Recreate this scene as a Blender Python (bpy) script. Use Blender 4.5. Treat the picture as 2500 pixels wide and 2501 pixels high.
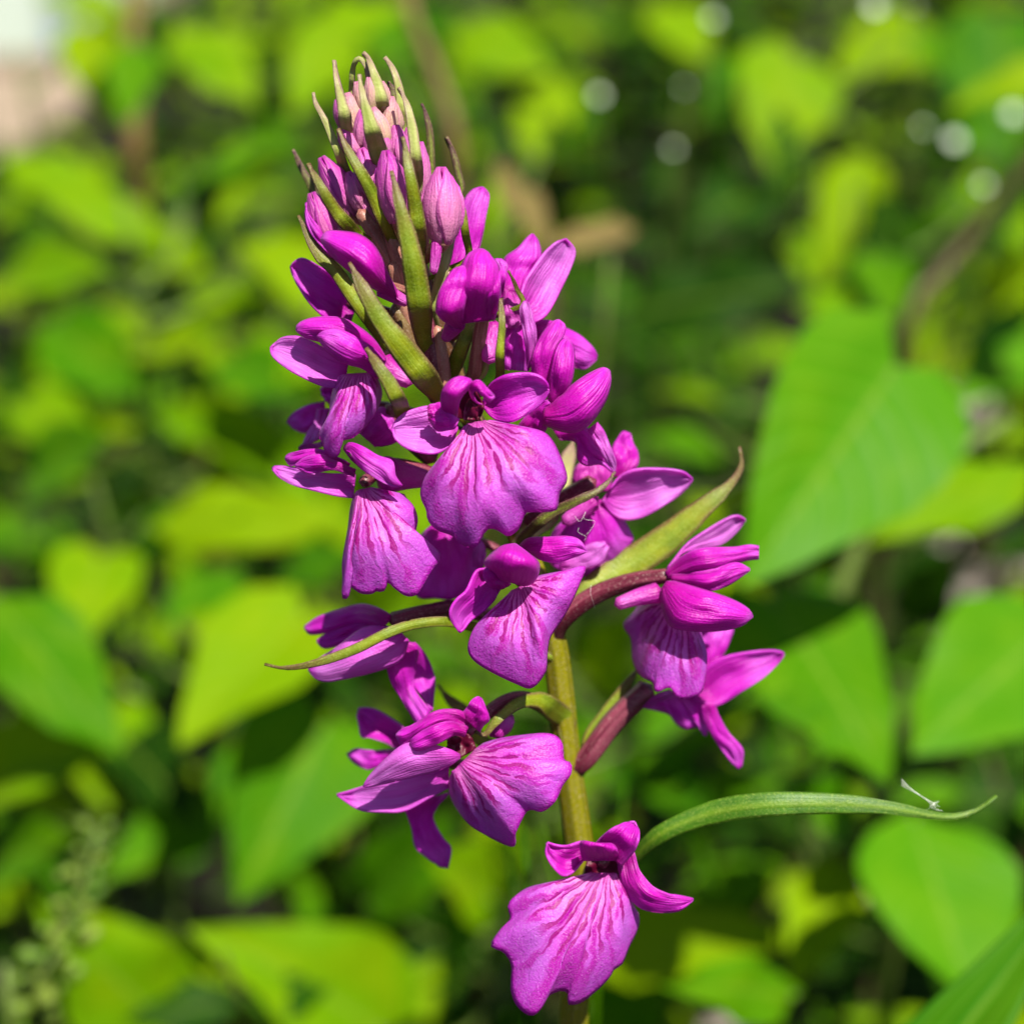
import bpy, math, random
from mathutils import Vector, Matrix, noise
random.seed(7)
for o in list(bpy.data.objects): bpy.data.objects.remove(o)
SC = bpy.context.scene
COL = SC.collection
R_ = math.radians

# ------------------------------------------------------------------ camera
PITCH = R_(22.0)
DIST = 0.160            # camera to the plane through the flower spike, metres
FW = 0.0893             # width of the field of view in that plane
FWD = Vector((0, math.cos(PITCH), -math.sin(PITCH)))
UPV = Vector((0, math.sin(PITCH), math.cos(PITCH)))
RGT = Vector((1, 0, 0))
CTR = Vector((0, 0, 0.36))
CAM = CTR - FWD * DIST
cd = bpy.data.cameras.new('camera')
cam = bpy.data.objects.new('camera', cd); COL.objects.link(cam)
cam.location = CAM
cam.rotation_euler = (math.pi / 2 - PITCH, 0, 0)
cd.sensor_fit = 'HORIZONTAL'; cd.sensor_width = 36.0
cd.lens = 36.0 * DIST / FW
cd.clip_start = 0.005; cd.clip_end = 200
cd.dof.use_dof = True
cd.dof.focus_distance = DIST - 0.006
cd.dof.aperture_fstop = cd.lens / 4.0
SC.camera = cam
SC.render.resolution_x = 1023; SC.render.resolution_y = 1024

# ------------------------------------------------------------------ sky, sun, exposure
SUN_EL, SUN_AZ = R_(61), R_(30)     # azimuth: to the right of straight behind the camera
to_sun = Vector((math.sin(SUN_AZ) * math.cos(SUN_EL), -math.cos(SUN_AZ) * math.cos(SUN_EL), math.sin(SUN_EL)))
w = bpy.data.worlds.new('World'); SC.world = w; w.use_nodes = True
nt = w.node_tree
sky = nt.nodes.new('ShaderNodeTexSky'); sky.sky_type = 'NISHITA'; sky.sun_disc = False
sky.sun_elevation = SUN_EL; sky.sun_rotation = math.atan2(to_sun.x, to_sun.y)
bg = nt.nodes['Background']; bg.inputs[1].default_value = 0.05
nt.links.new(sky.outputs[0], bg.inputs[0])
sl = bpy.data.lights.new('sun', 'SUN'); sl.energy = 5.0; sl.angle = R_(0.53); sl.color = (1.0, 0.94, 0.82)
sun = bpy.data.objects.new('sun', sl); COL.objects.link(sun)
sun.location = (1, -1, 3)
sun.rotation_euler = (-to_sun).to_track_quat('-Z', 'Y').to_euler()
SC.view_settings.view_transform = 'Standard'; SC.view_settings.look = 'None'
SC.view_settings.gamma = 1.0; SC.view_settings.exposure = 1.1; SC.view_settings.use_curve_mapping = False

# ------------------------------------------------------------------ materials
class N:
    """small wrapper for building node materials"""
    def __init__(s, name):
        s.m = bpy.data.materials.new(name); s.m.use_nodes = True
        s.t = s.m.node_tree; s.t.nodes.clear()
        s.out = s.t.nodes.new('ShaderNodeOutputMaterial')
    def n(s, typ, **kw):
        nd = s.t.nodes.new('ShaderNode' + typ)
        for k, v in kw.items(): setattr(nd, k, v)
        return nd
    def l(s, a, b): s.t.links.new(a, b)
    def val(s, v, sock):
        if isinstance(v, bpy.types.NodeSocket): s.l(v, sock)
        else: sock.default_value = v
    def math(s, op, a, b=0.0, c=0.0, clamp=False):
        nd = s.n('Math', operation=op); nd.use_clamp = clamp
        s.val(a, nd.inputs[0]); s.val(b, nd.inputs[1]); s.val(c, nd.inputs[2])
        return nd.outputs[0]
    def mix(s, f, a, b, blend='MIX'):
        nd = s.n('MixRGB', blend_type=blend)
        s.val(f, nd.inputs[0])
        for v, k in ((a, 1), (b, 2)):
            if isinstance(v, tuple): nd.inputs[k].default_value = (*v, 1)
            else: s.l(v, nd.inputs[k])
        return nd.outputs[0]
    def ramp(s, f, stops, ease='EASE'):
        nd = s.n('ValToRGB'); nd.color_ramp.interpolation = ease
        el = nd.color_ramp.elements
        while len(el) < len(stops): el.new(0.5)
        for e, (p, c) in zip(el, stops):
            e.position = p; e.color = (*c, 1) if isinstance(c, tuple) else (c, c, c, 1)
        s.l(f, nd.inputs[0]); return nd.outputs[0]
    def noise(s, scale, detail=2.0, vec=None, rough=0.5):
        nd = s.n('TexNoise'); nd.inputs['Scale'].default_value = scale
        nd.inputs['Detail'].default_value = detail; nd.inputs['Roughness'].default_value = rough
        if vec is not None: s.l(vec, nd.inputs['Vector'])
        return nd.outputs['Fac']
    def uv(s):
        nd = s.n('UVMap'); nd.uv_map = 'UVMap'
        sp = s.n('SeparateXYZ'); s.l(nd.outputs[0], sp.inputs[0])
        return sp.outputs[0], sp.outputs[1]
    def comb(s, x, y, z=0.0):
        nd = s.n('CombineXYZ'); s.val(x, nd.inputs[0]); s.val(y, nd.inputs[1]); s.val(z, nd.inputs[2])
        return nd.outputs[0]
    def obj(s): return s.n('TexCoord').outputs['Object']
    def rnd(s): return s.n('ObjectInfo').outputs['Random']
    def bump(s, h, strength, dist):
        nd = s.n('Bump'); nd.inputs['Strength'].default_value = strength; nd.inputs['Distance'].default_value = dist
        s.l(h, nd.inputs['Height']); return nd.outputs[0]
    def finish(s, col, rough=0.5, spec=0.4, bump=None, trans=0.0, tcol=None, sheen=0.0, tint=None):
        p = s.n('BsdfPrincipled')
        s.val(col if not isinstance(col, tuple) else (*col, 1), p.inputs['Base Color'])
        s.val(rough, p.inputs['Roughness']); p.inputs['Specular IOR Level'].default_value = spec
        if sheen: p.inputs['Sheen Weight'].default_value = sheen; p.inputs['Sheen Roughness'].default_value = 0.4
        if tint: p.inputs['Sheen Tint'].default_value = (*tint, 1)
        if bump is not None: s.l(bump, p.inputs['Normal'])
        sh = p.outputs[0]
        if trans:
            tr = s.n('BsdfTranslucent'); tc = tcol if tcol is not None else col
            s.val(tc if not isinstance(tc, tuple) else (*tc, 1), tr.inputs[0])
            mx = s.n('MixShader'); mx.inputs[0].default_value = trans
            s.l(sh, mx.inputs[1]); s.l(tr.outputs[0], mx.inputs[2]); sh = mx.outputs[0]
        s.l(sh, s.out.inputs[0]); return s.m

def petal_mat(name, base, mid, tip, edge, trans=0.35, veins=0.35):
    """petal with magenta base fading to lilac, fine lengthwise veins and cell glints painted as pale specks"""
    k = N(name); u, v = k.uv(); ob = k.obj()
    ed = k.math('ABSOLUTE', k.math('MULTIPLY_ADD', u, 2.0, -1.0))
    warp = k.noise(320, 3, ob)
    tt = k.math('ADD', v, k.math('MULTIPLY_ADD', warp, 0.5, -0.25), clamp=True)
    c = k.ramp(tt, [(0.0, base), (0.45, mid), (0.85, tip), (1.0, edge)])
    c = k.mix(k.math('MULTIPLY', k.math('POWER', ed, 7.0), 0.55), c, edge)
    # lengthwise veins
    st = k.noise(1.0, 2, k.comb(k.math('MULTIPLY_ADD', warp, 3.0, k.math('MULTIPLY', u, 17.0)), k.math('MULTIPLY', v, 1.6), k.math('MULTIPLY', k.rnd(), 30.0)))
    vm = k.math('MULTIPLY', k.ramp(st, [(0.40, 0.0), (0.62, 1.0)]), veins)
    c = k.mix(vm, c, base)
    gr = k.noise(11000, 1, ob)
    c = k.mix(k.math('MULTIPLY', k.ramp(gr, [(0.56, 0.0), (0.75, 1.0)]), 0.16), c, (0.70, 0.36, 0.78))  # pale specks: sparkle of the cells painted into the colour
    cells = k.noise(5200, 2, ob)
    h = k.math('ADD', k.math('MULTIPLY', cells, 0.6), k.math('MULTIPLY', st, 2.2))
    tc = k.mix(0.65, c, (0.80, 0.010, 0.62))
    return k.finish(c, k.math('MULTIPLY_ADD', gr, 0.3, 0.30), 0.45, k.bump(h, 0.7, 0.00014), trans, tc, 0.03, (1, 0.6, 1))

def lip_mat(name):
    """the lip: white-pink throat, broken dark loops and dashes, lilac blade with magenta streaks"""
    k = N(name); u, v = k.uv(); ob = k.obj(); r = k.rnd()
    seed = k.math('MULTIPLY', r, 57.0)
    warp = k.noise(420, 3, ob)
    w2 = k.math('MULTIPLY_ADD', warp, 0.30, -0.15)
    us = k.math('ADD', u, k.math('MULTIPLY', w2, 0.35))
    blotch = k.noise(260, 3, ob)
    base = k.ramp(v, [(0.0, (0.55, 0.09, 0.38)), (0.10, (0.78, 0.26, 0.64)), (0.34, (0.64, 0.13, 0.63)), (0.62, (0.52, 0.12, 0.66)), (0.90, (0.48, 0.08, 0.62)), (1.0, (0.43, 0.006, 0.45))])
    base = k.mix(k.math('MULTIPLY', k.ramp(blotch, [(0.35, 0.0), (0.65, 1.0)]), 0.48), base, (0.56, 0.012, 0.53))
    # soft streaks running outward
    s1 = k.noise(1.0, 2, k.comb(k.math('MULTIPLY', us, 19.0), k.math('MULTIPLY', v, 1.9), seed))
    soft = k.math('MULTIPLY', k.ramp(s1, [(0.51, 0.0), (0.60, 1.0)]), k.ramp(v, [(0.08, 0.3), (0.35, 1.0), (0.75, 0.75), (1.0, 0.25)]))
    c = k.mix(soft, base, (0.41, 0.000, 0.36))
    # crisp dashes near the throat
    wav = k.math('SINE', k.math('MULTIPLY_ADD', us, 92.0, k.math('MULTIPLY', w2, 5.0)))
    brk = k.noise(1.0, 1, k.comb(k.math('MULTIPLY', us, 12.0), k.math('MULTIPLY', v, 11.0), k.math('ADD', seed, 11.0)))
    ln = k.ramp(k.math('ADD', wav, k.math('MULTIPLY_ADD', brk, 2.6, -1.45)), [(0.28, 0.0), (0.46, 1.0)])
    ed = k.math('ABSOLUTE', k.math('MULTIPLY_ADD', u, 2.0, -1.0))
    vv = k.math('ADD', v, k.math('MULTIPLY', w2, 0.8))
    fade = k.math('MULTIPLY', k.ramp(vv, [(0.03, 0.35), (0.12, 1.0), (0.50, 0.95), (0.74, 0.0)]), k.ramp(ed, [(0.75, 1.0), (1.0, 0.25)]))
    c = k.mix(k.math('MULTIPLY', ln, k.math('MULTIPLY', fade, 1.0)), c, (0.30, 0.0, 0.19))
    # darker rim
    c = k.mix(k.ramp(k.math('MAXIMUM', v, ed), [(0.965, 0.0), (1.0, 0.4)]), c, (0.38, 0.002, 0.40))
    gr = k.noise(11000, 1, ob)
    c = k.mix(k.math('MULTIPLY', k.ramp(gr, [(0.54, 0.0), (0.75, 1.0)]), k.math('MULTIPLY_ADD', k.math('MULTIPLY', ln, fade), -0.26, 0.34)), c, (0.80, 0.52, 0.86))  # sun sparkle painted as pale specks, weaker over the dashes
    cells = k.noise(4800, 2, ob)
    h = k.math('ADD', k.math('MULTIPLY', cells, 0.7), k.math('ADD', k.math('MULTIPLY', s1, 2.6), k.math('MULTIPLY', ln, -0.25)))
    tc = k.mix(0.65, c, (0.80, 0.010, 0.62))
    return k.finish(c, k.math('MULTIPLY_ADD', gr, 0.3, 0.32), 0.45, k.bump(h, 0.7, 0.00014), 0.44, tc, 0.04, (1, 0.6, 1))

def bract_mat(name, g1, g2, purple, pedge):
    k = N(name); u, v = k.uv(); ob = k.obj()
    ed = k.math('ABSOLUTE', k.math('MULTIPLY_ADD', u, 2.0, -1.0))
    nn = k.noise(500, 3, ob)
    c = k.mix(k.ramp(nn, [(0.3, 0.0), (0.7, 1.0)]), g1, g2)
    # fresher green along the midrib
    c = k.mix(k.math('MULTIPLY', k.ramp(ed, [(0.0, 1.0), (0.45, 0.0)]), 0.35), c, (0.22, 0.33, 0.015))
    c = k.mix(k.math('MULTIPLY', k.ramp(k.math('ADD', ed, k.math('MULTIPLY_ADD', nn, 0.5, -0.25)), [(0.55, 0.0), (1.0, 1.0)]), pedge), c, purple)
    c = k.mix(k.math('MULTIPLY', k.ramp(k.math('ADD', v, k.math('MULTIPLY_ADD', nn, 0.3, -0.15)), [(0.62, 0.0), (1.0, 1.0)]), pedge), c, purple)
    st = k.noise(1.0, 1, k.comb(k.math('MULTIPLY', u, 22.0), k.math('MULTIPLY', v, 3.0)))
    gr = k.noise(7000, 1, ob)
    c = k.mix(k.math('MULTIPLY', k.ramp(gr, [(0.52, 0.0), (0.72, 1.0)]), 0.34), c, (0.38, 0.47, 0.08))  # pale grain: glistening put into the colour
    h = k.math('ADD', k.math('MULTIPLY', k.noise(4200, 2, ob), 1.0), k.math('MULTIPLY', st, 1.2))
    return k.finish(c, k.math('MULTIPLY_ADD', gr, 0.25, 0.33), 0.45, k.bump(h, 0.5, 0.00009), 0.22, k.mix(0.4, c, (0.30, 0.42, 0.01)))

def tube_mat(name, a, b, rough=0.42):
    """ridged ovary or stem: two colours in lengthwise bands"""
    k = N(name); u, v = k.uv(); ob = k.obj()
    st = k.noise(1.0, 2, k.comb(k.math('MULTIPLY', k.math('SINE', k.math('MULTIPLY', u, 6.2832)), 3.4), k.math('MULTIPLY', v, 2.2), k.math('MULTIPLY', k.rnd(), 40.0)))
    c = k.mix(k.ramp(st, [(0.36, 0.0), (0.64, 1.0)]), a, b)
    gr = k.noise(6000, 1, ob)
    c = k.mix(k.math('MULTIPLY', k.ramp(gr, [(0.54, 0.0), (0.75, 1.0)]), 0.22), c, (0.6, 0.45, 0.4))
    return k.finish(c, rough, 0.4, k.bump(k.math('ADD', st, k.noise(4000, 2, ob)), 0.4, 0.0001), 0.12, c)

def leaf_mat(name, a, b, ycol, trans, rough=0.55, spec=0.06):
    """background leaf: colour varies from leaf to leaf and within the blade, pale midrib, side veins in relief"""
    k = N(name); u, v = k.uv(); ob = k.obj(); r = k.rnd()
    c = k.mix(r, a, b)
    nn = k.noise(3.0, 3, k.comb(u, v, k.math('MULTIPLY', r, 90.0)))
    c = k.mix(k.math('MULTIPLY', k.ramp(nn, [(0.4, 0.0), (0.75, 1.0)]), 0.45), c, ycol)
    ed = k.math('ABSOLUTE', k.math('MULTIPLY_ADD', u, 2.0, -1.0))
    c = k.mix(k.ramp(ed, [(0.0, 0.4), (0.07, 0.0)]), c, (0.20, 0.30, 0.03))
    vein = k.math('SINE', k.math('MULTIPLY', k.math('MULTIPLY_ADD', ed, -0.32, v), 52.0))
    h = k.math('ADD', k.ramp(vein, [(0.0, 0.0), (1.0, 1.0)]), k.math('MULTIPLY', nn, 1.5))
    c = k.mix(k.math('MULTIPLY', k.ramp(vein, [(0.80, 0.0), (1.0, 1.0)]), 0.12), c, (0.24, 0.36, 0.03))
    tc = k.mix(0.6, c, ycol)
    return k.finish(c, k.math('MULTIPLY_ADD', nn, 0.2, rough - 0.1), spec, k.bump(h, 0.25, 0.0005), trans, tc)

M = {}
M['petal'] = petal_mat('petal_lilac', (0.42, 0.001, 0.32), (0.56, 0.012, 0.54), (0.62, 0.085, 0.68), (0.54, 0.02, 0.56), 0.46)
M['hood'] = petal_mat('petal_deep_magenta', (0.38, 0.000, 0.25), (0.53, 0.001, 0.45), (0.60, 0.014, 0.57), (0.63, 0.08, 0.67), 0.44, 0.3)
M['pale'] = petal_mat('petal_pale_lilac', (0.54, 0.03, 0.48), (0.63, 0.15, 0.67), (0.66, 0.21, 0.74), (0.56, 0.06, 0.60), 0.46, 0.35)
M['lip'] = lip_mat('lip_marked')
M['bud'] = petal_mat('bud_magenta', (0.58, 0.20, 0.34), (0.54, 0.07, 0.42), (0.48, 0.012, 0.41), (0.38, 0.002, 0.34), 0.36, 0.45)
M['bud_pink'] = petal_mat('bud_pink', (0.74, 0.30, 0.48), (0.76, 0.24, 0.56), (0.68, 0.11, 0.56), (0.54, 0.04, 0.46), 0.42, 0.35)
M['bud_pale'] = petal_mat('bud_cream', (0.60, 0.52, 0.22), (0.80, 0.54, 0.42), (0.80, 0.42, 0.50), (0.66, 0.24, 0.42), 0.42, 0.25)
M['bract'] = bract_mat('bract_olive', (0.115, 0.17, 0.002), (0.225, 0.26, 0.004), (0.12, 0.045, 0.036), 0.85)
M['bract_pale'] = bract_mat('bract_pale', (0.32, 0.36, 0.09), (0.48, 0.49, 0.18), (0.27, 0.15, 0.14), 0.85)
M['bract_purple'] = bract_mat('bract_purple', (0.08, 0.065, 0.02), (0.11, 0.095, 0.025), (0.11, 0.032, 0.05), 1.0)
M['strap'] = bract_mat('strap_leaf_green', (0.035, 0.115, 0.002), (0.055, 0.165, 0.003), (0.09, 0.16, 0.01), 0.3)
M['ovary'] = tube_mat('ovary_maroon', (0.085, 0.006, 0.020), (0.20, 0.040, 0.070))
M['ovary_rose'] = tube_mat('ovary_rose', (0.24, 0.08, 0.065), (0.38, 0.19, 0.13))
M['stem'] = tube_mat('stem_olive', (0.10, 0.10, 0.001), (0.22, 0.20, 0.001), 0.3)
M['axis'] = tube_mat('spike_axis', (0.085, 0.035, 0.015), (0.15, 0.10, 0.03))
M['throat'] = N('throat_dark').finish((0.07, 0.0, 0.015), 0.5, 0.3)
M['spur'] = petal_mat('spur_magenta', (0.34, 0.003, 0.24), (0.46, 0.03, 0.37), (0.52, 0.09, 0.45), (0.48, 0.05, 0.39), 0.35, 0.2)
M['leaf_mid'] = leaf_mat('leaf_green', (0.022, 0.125, 0.0005), (0.058, 0.185, 0.0005), (0.12, 0.24, 0.0005), 0.36)
M['leaf_yellow'] = leaf_mat('leaf_yellow_green', (0.098, 0.245, 0.0005), (0.175, 0.300, 0.0005), (0.235, 0.33, 0.0005), 0.42)
M['leaf_dark'] = leaf_mat('leaf_deep_green_shade', (0.003, 0.022, 0.0003), (0.009, 0.046, 0.0004), (0.02, 0.07, 0.0005), 0.18)  # deep green leaf, darkened further to carry the shade of gaps
M['leaf_gloss'] = leaf_mat('leaf_glossy', (0.044, 0.175, 0.001), (0.056, 0.200, 0.001), (0.11, 0.26, 0.001), 0.36, 0.5, 0.10)
M['orchid_leaf'] = leaf_mat('orchid_leaf_green', (0.030, 0.140, 0.001), (0.034, 0.150, 0.001), (0.09, 0.22, 0.002), 0.30, 0.5, 0.12)
M['leaf_dry'] = leaf_mat('leaf_dry', (0.13, 0.095, 0.035), (0.20, 0.14, 0.06), (0.15, 0.12, 0.03), 0.25)
M['twig'] = tube_mat('twig_green_brown', (0.040, 0.040, 0.005), (0.075, 0.045, 0.012), 0.6)
M['twig_orange'] = tube_mat('twig_orange_brown', (0.11, 0.065, 0.010), (0.17, 0.11, 0.02), 0.6)
M['stalk'] = tube_mat('stalk_green', (0.05, 0.11, 0.008), (0.10, 0.15, 0.015), 0.5)

# ------------------------------------------------------------------ mesh helpers
def mesh_obj(name, verts, faces, uvs, mat, origin, parent=None, thick=0.0):
    """verts in world coordinates; origin becomes the object's own origin"""
    me = bpy.data.meshes.new(name)
    me.from_pydata([v - origin for v in verts], [], faces)
    if uvs:
        ul = me.uv_layers.new(name='UVMap')
        for lp in me.loops: ul.data[lp.index].uv = uvs[lp.vertex_index]
    me.materials.append(mat); me.update()
    me.polygons.foreach_set('use_smooth', [True] * len(me.polygons))
    o = bpy.data.objects.new(name, me); COL.objects.link(o)
    put(o, origin, parent)
    if thick:
        md = o.modifiers.new('thickness', 'SOLIDIFY'); md.thickness = thick; md.offset = 0.0
    return o
WPOS = {}
def put(o, wloc, parent=None):
    WPOS[o.name] = Vector(wloc)
    if parent is not None:
        o.parent = parent; o.location = Vector(wloc) - WPOS[parent.name]
    else: o.location = wloc
def empty(name, loc):
    o = bpy.data.objects.new(name, None); o.empty_display_size = 0.02; COL.objects.link(o); put(o, loc); return o
def tag(o, label=None, cat=None, group=None, kind=None):
    if label: o['label'] = label
    if cat: o['category'] = cat
    if group: o['group'] = group
    if kind: o['kind'] = kind
    return o
def resample(pts, n):
    """Catmull-Rom through pts (tuples of any length), n samples evenly along the length"""
    pts = [Vector(p) for p in pts]
    if len(pts) == 2: return [pts[0].lerp(pts[1], i / (n - 1)) for i in range(n)]
    P = [pts[0] * 2 - pts[1]] + pts + [pts[-1] * 2 - pts[-2]]
    dense = []
    for i in range(1, len(P) - 2):
        for j in range(12):
            t = j / 12; a, b, c, d = P[i - 1:i + 3]
            dense.append(0.5 * ((2 * b) + (c - a) * t + (2 * a - 5 * b + 4 * c - d) * t * t + (3 * b - a - 3 * c + d) * t ** 3))
    dense.append(pts[-1])
    L = [0.0]
    for a, b in zip(dense, dense[1:]): L.append(L[-1] + (b - a).length)
    out = []; k = 0
    for i in range(n):
        s = L[-1] * i / (n - 1)
        while k < len(L) - 2 and L[k + 1] < s: k += 1
        f = (s - L[k]) / max(1e-12, L[k + 1] - L[k])
        out.append(dense[k].lerp(dense[k + 1], min(1, max(0, f))))
    return out
def lerp_list(vals, t):
    if not isinstance(vals, (tuple, list)): return vals
    x = t * (len(vals) - 1); i = min(int(x), len(vals) - 2); f = x - i
    f = f * f * (3 - 2 * f)
    return vals[i] * (1 - f) + vals[i + 1] * f
def grid_faces(nu, nv):
    return [(i * nu + j, i * nu + j + 1, (i + 1) * nu + j + 1, (i + 1) * nu + j) for i in range(nv - 1) for j in range(nu - 1)]

# where a point of the plant stands: sheet position (photo units, 28 to the millimetre) and millimetres in front of the spike's own plane
def P3(x, y, d):
    d = d * 0.001 + 0.12 * (1250 - y) / 28000.0
    Z = DIST - d
    k = FW / 2500.0 * Z / DIST
    return CAM + FWD * Z + RGT * ((x - 1250) * k) + UPV * ((1250.5 - y) * k)
CR = {0: (0, 0, 1.0), 1: (620, 80, .3625), 2: (620, 700, .3107), 3: (1000, 560, .2589), 4: (1000, 1000, .3107),
      5: (1300, 1050, .44), 6: (620, 1350, .3107), 7: (800, 1600, .3366), 8: (1150, 1900, .311), 9: (0, 0, 1.2947)}
def cv(k, p):
    a, b, s = CR[k]; return (a + p[0] * s, b + p[1] * s)
MM = 0.001

def petal(name, k, L, R, d, mat, parent, bulge=0.8, tilt=0.0, wob=0.24, nu=15, nv=26, thick=0.00018):
    """blade between two edges (both from base to tip); d: depth along it, tilt: left edge nearer, bulge: belly towards the viewer"""
    sd = random.random() * 50
    A = resample([cv(k, p) for p in L], nv); B = resample([cv(k, p) for p in R], nv)
    V = []; U = []
    for i in range(nv):
        t = i / (nv - 1)
        wd = (B[i] - A[i]).length / 28.0
        for j in range(nu):
            s = j / (nu - 1)
            p = A[i].lerp(B[i], s)
            dd = lerp_list(d, t) + tilt * (0.5 - s) * 2 * min(1, wd / 2) + bulge * (4 * s * (1 - s)) * min(1.0, wd / 3.0)
            dd += wob * noise.noise(Vector((s * 3 + sd, t * 4, 1.0))) * min(1, wd) * 2
            dd += 0.055 * math.sin(s * 19 + sd) * min(1, wd / 3) * math.sin(math.pi * t)
            V.append(P3(p.x, p.y, dd)); U.append((s, t))
    org = V[nu // 2]
    return mesh_obj(name, V, grid_faces(nu, nv), U, M[mat], org, parent, thick)

def blade(name, k, mid, widths, d, mat, parent, bulge=0.20, tilt=0.0, thick=0.0003, nv=40, nu=9):
    """narrow leaf or bract along a midrib, base to tip"""
    C = resample([cv(k, p) for p in mid], nv); sc = CR[k][2]
    L = []; R = []
    for i in range(nv):
        tg = (C[min(nv - 1, i + 1)] - C[max(0, i - 1)]).normalized(); n = Vector((-tg.y, tg.x))
        wv = lerp_list(widths, i / (nv - 1)) * sc * 0.87 / 2
        L.append(C[i] + n * wv); R.append(C[i] - n * wv)
    V = []; U = []; sd = random.random() * 50
    for i in range(nv):
        t = i / (nv - 1); wd = (L[i] - R[i]).length / 28
        for j in range(nu):
            s = j / (nu - 1); p = L[i].lerp(R[i], s)
            ridge = 1 - abs(2 * s - 1) ** 1.15
            dd = lerp_list(d, t) + bulge * ridge * min(1.2, wd / 2.0) + tilt * (0.5 - s) * wd + 0.10 * noise.noise(Vector((s * 2 + sd, t * 5, 3)))
            V.append(P3(p.x, p.y, dd)); U.append((s, t))
    return mesh_obj(name, V, grid_faces(nu, nv), U, M[mat], V[nu // 2], parent, thick)

def lip(k, bl, br, edge, mat, parent, d0=6.0, d1=6.0, bulge=2.5, side=3.0, ripple=0.5, convert=True):
    """fan-shaped lip from the throat (bl..br) to a lobed edge"""
    f = (lambda p: cv(k, p)) if convert else (lambda p: p)
    ns, ntt = 84, 24
    E = resample([f(p) for p in edge], ns); a = Vector(f(bl)); b = Vector(f(br))
    sd = random.random() * 60
    V = []; U = []
    for i in range(ntt):
        t = i / (ntt - 1)
        for j in range(ns):
            s = j / (ns - 1)
            p = a.lerp(b, s).lerp(E[j], t ** 0.92)
            q = 2 * s - 1
            dd = d0 + (lerp_list(d1, s) - d0) * t + bulge * math.sin(math.pi * min(1, t * 0.92)) * (1 - 0.5 * q * q)
            dd -= side * q * q * t
            dd += ripple * t * t * noise.noise(Vector((s * 9 + sd, t * 2, 0))) * 1.6 + 0.22 * t * math.sin(s * 30 + sd) + 0.16 * t * noise.noise(Vector((s * 26 + sd, t * 5, 7)))
            V.append(P3(p.x, p.y, dd)); U.append((s, t))
    return mesh_obj('lip', V, grid_faces(ns, ntt), U, M[mat], V[ns // 2], parent, 0.0002)

def tube_world(name, pts, mat, parent=None, seg=14, n=None, ridges=0, amp=0.0, tipround=True, origin=None, extra=None):
    """pts: list of (Vector, radius)"""
    n = n or max(8, 4 * len(pts))
    C = resample([(p.x, p.y, p.z, r) for p, r in pts], n)
    V = []; F = []; U = []
    ref = Vector((0.3, -1, 0.1)).normalized()
    for i in range(n):
        c = Vector(C[i][:3]); r = max(1e-5, C[i][3])
        tg = (Vector(C[min(n - 1, i + 1)][:3]) - Vector(C[max(0, i - 1)][:3])).normalized()
        x = tg.cross(ref)
        if x.length < 1e-3: x = tg.cross(Vector((1, 0, 0)))
        x.normalize(); y = x.cross(tg)
        for j in range(seg):
            a = 2 * math.pi * j / seg
            rr = r * (1 + amp * math.cos(ridges * a + 3 * i / n))
            V.append(c + x * (math.cos(a) * rr) + y * (math.sin(a) * rr)); U.append((j / seg, i / (n - 1)))
    for i in range(n - 1):
        for j in range(seg):
            F.append((i * seg + j, i * seg + (j + 1) % seg, (i + 1) * seg + (j + 1) % seg, (i + 1) * seg + j))
    if tipround:
        for ring, e in ((0, -1), (n - 1, 1)):
            c = Vector(C[ring][:3]); o2 = Vector(C[1 if ring == 0 else n - 2][:3])
            V.append(c + (c - o2).normalized() * C[ring][3] * 0.7); U.append((0.5, 0.0 if ring == 0 else 1.0)); ci = len(V) - 1
            for j in range(seg):
                q = (ring * seg + j, ring * seg + (j + 1) % seg, ci)
                F.append(q if ring else q[::-1])
    if extra is not None: return V, F, U
    return mesh_obj(name, V, F, U, mat, origin or V[0].lerp(V[seg // 2], 0.5), parent)
def tube(name, k, pts, radii, d, mat, parent, **kw):
    """tube through sheet points; radii in sheet units"""
    sc = CR[k][2]; n = len(pts); out = []
    for i, p in enumerate(pts):
        x, y = cv(k, p); out.append((P3(x, y, lerp_list(d, i / (n - 1))), lerp_list(radii, i / (n - 1)) * sc / 28000.0))
    return tube_world(name, out, M[mat], parent, **kw)

# ------------------------------------------------------------------ ground
def ground():
    n = 90; V = []; U = []
    for i in range(n):
        for j in range(n):
            a = (i / (n - 1)) * 2 - 1; b = (j / (n - 1)) * 2 - 1
            x = math.copysign(abs(b) ** 3.2 * 60, b); y = math.copysign(abs(a) ** 3.2 * 60, a) + 0.4
            z = 0.012 * noise.noise(Vector((x * 9, y * 9, 0))) + 0.006 * noise.noise(Vector((x * 31, y * 31, 4)))
            if y > 1.9: z *= 0.2
            z -= 0.004 if abs(x) + abs(y) < 3 else 0.0
            V.append(Vector((x, y, z))); U.append((b, a))
    k = N('soil'); ob = k.obj()
    c = k.ramp(k.noise(60, 6, ob, 0.7), [(0.3, (0.004, 0.0025, 0.0015)), (0.6, (0.010, 0.007, 0.004)), (0.8, (0.03, 0.022, 0.016))])
    m = k.finish(c, 0.9, 0.2, k.bump(k.noise(240, 6, ob, 0.7), 1.0, 0.004))
    return tag(mesh_obj('ground', V, grid_faces(n, n), U, m, Vector((0, 0, 0))), 'dark brown garden soil under the plants', None, None, 'structure')
ground()

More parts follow.
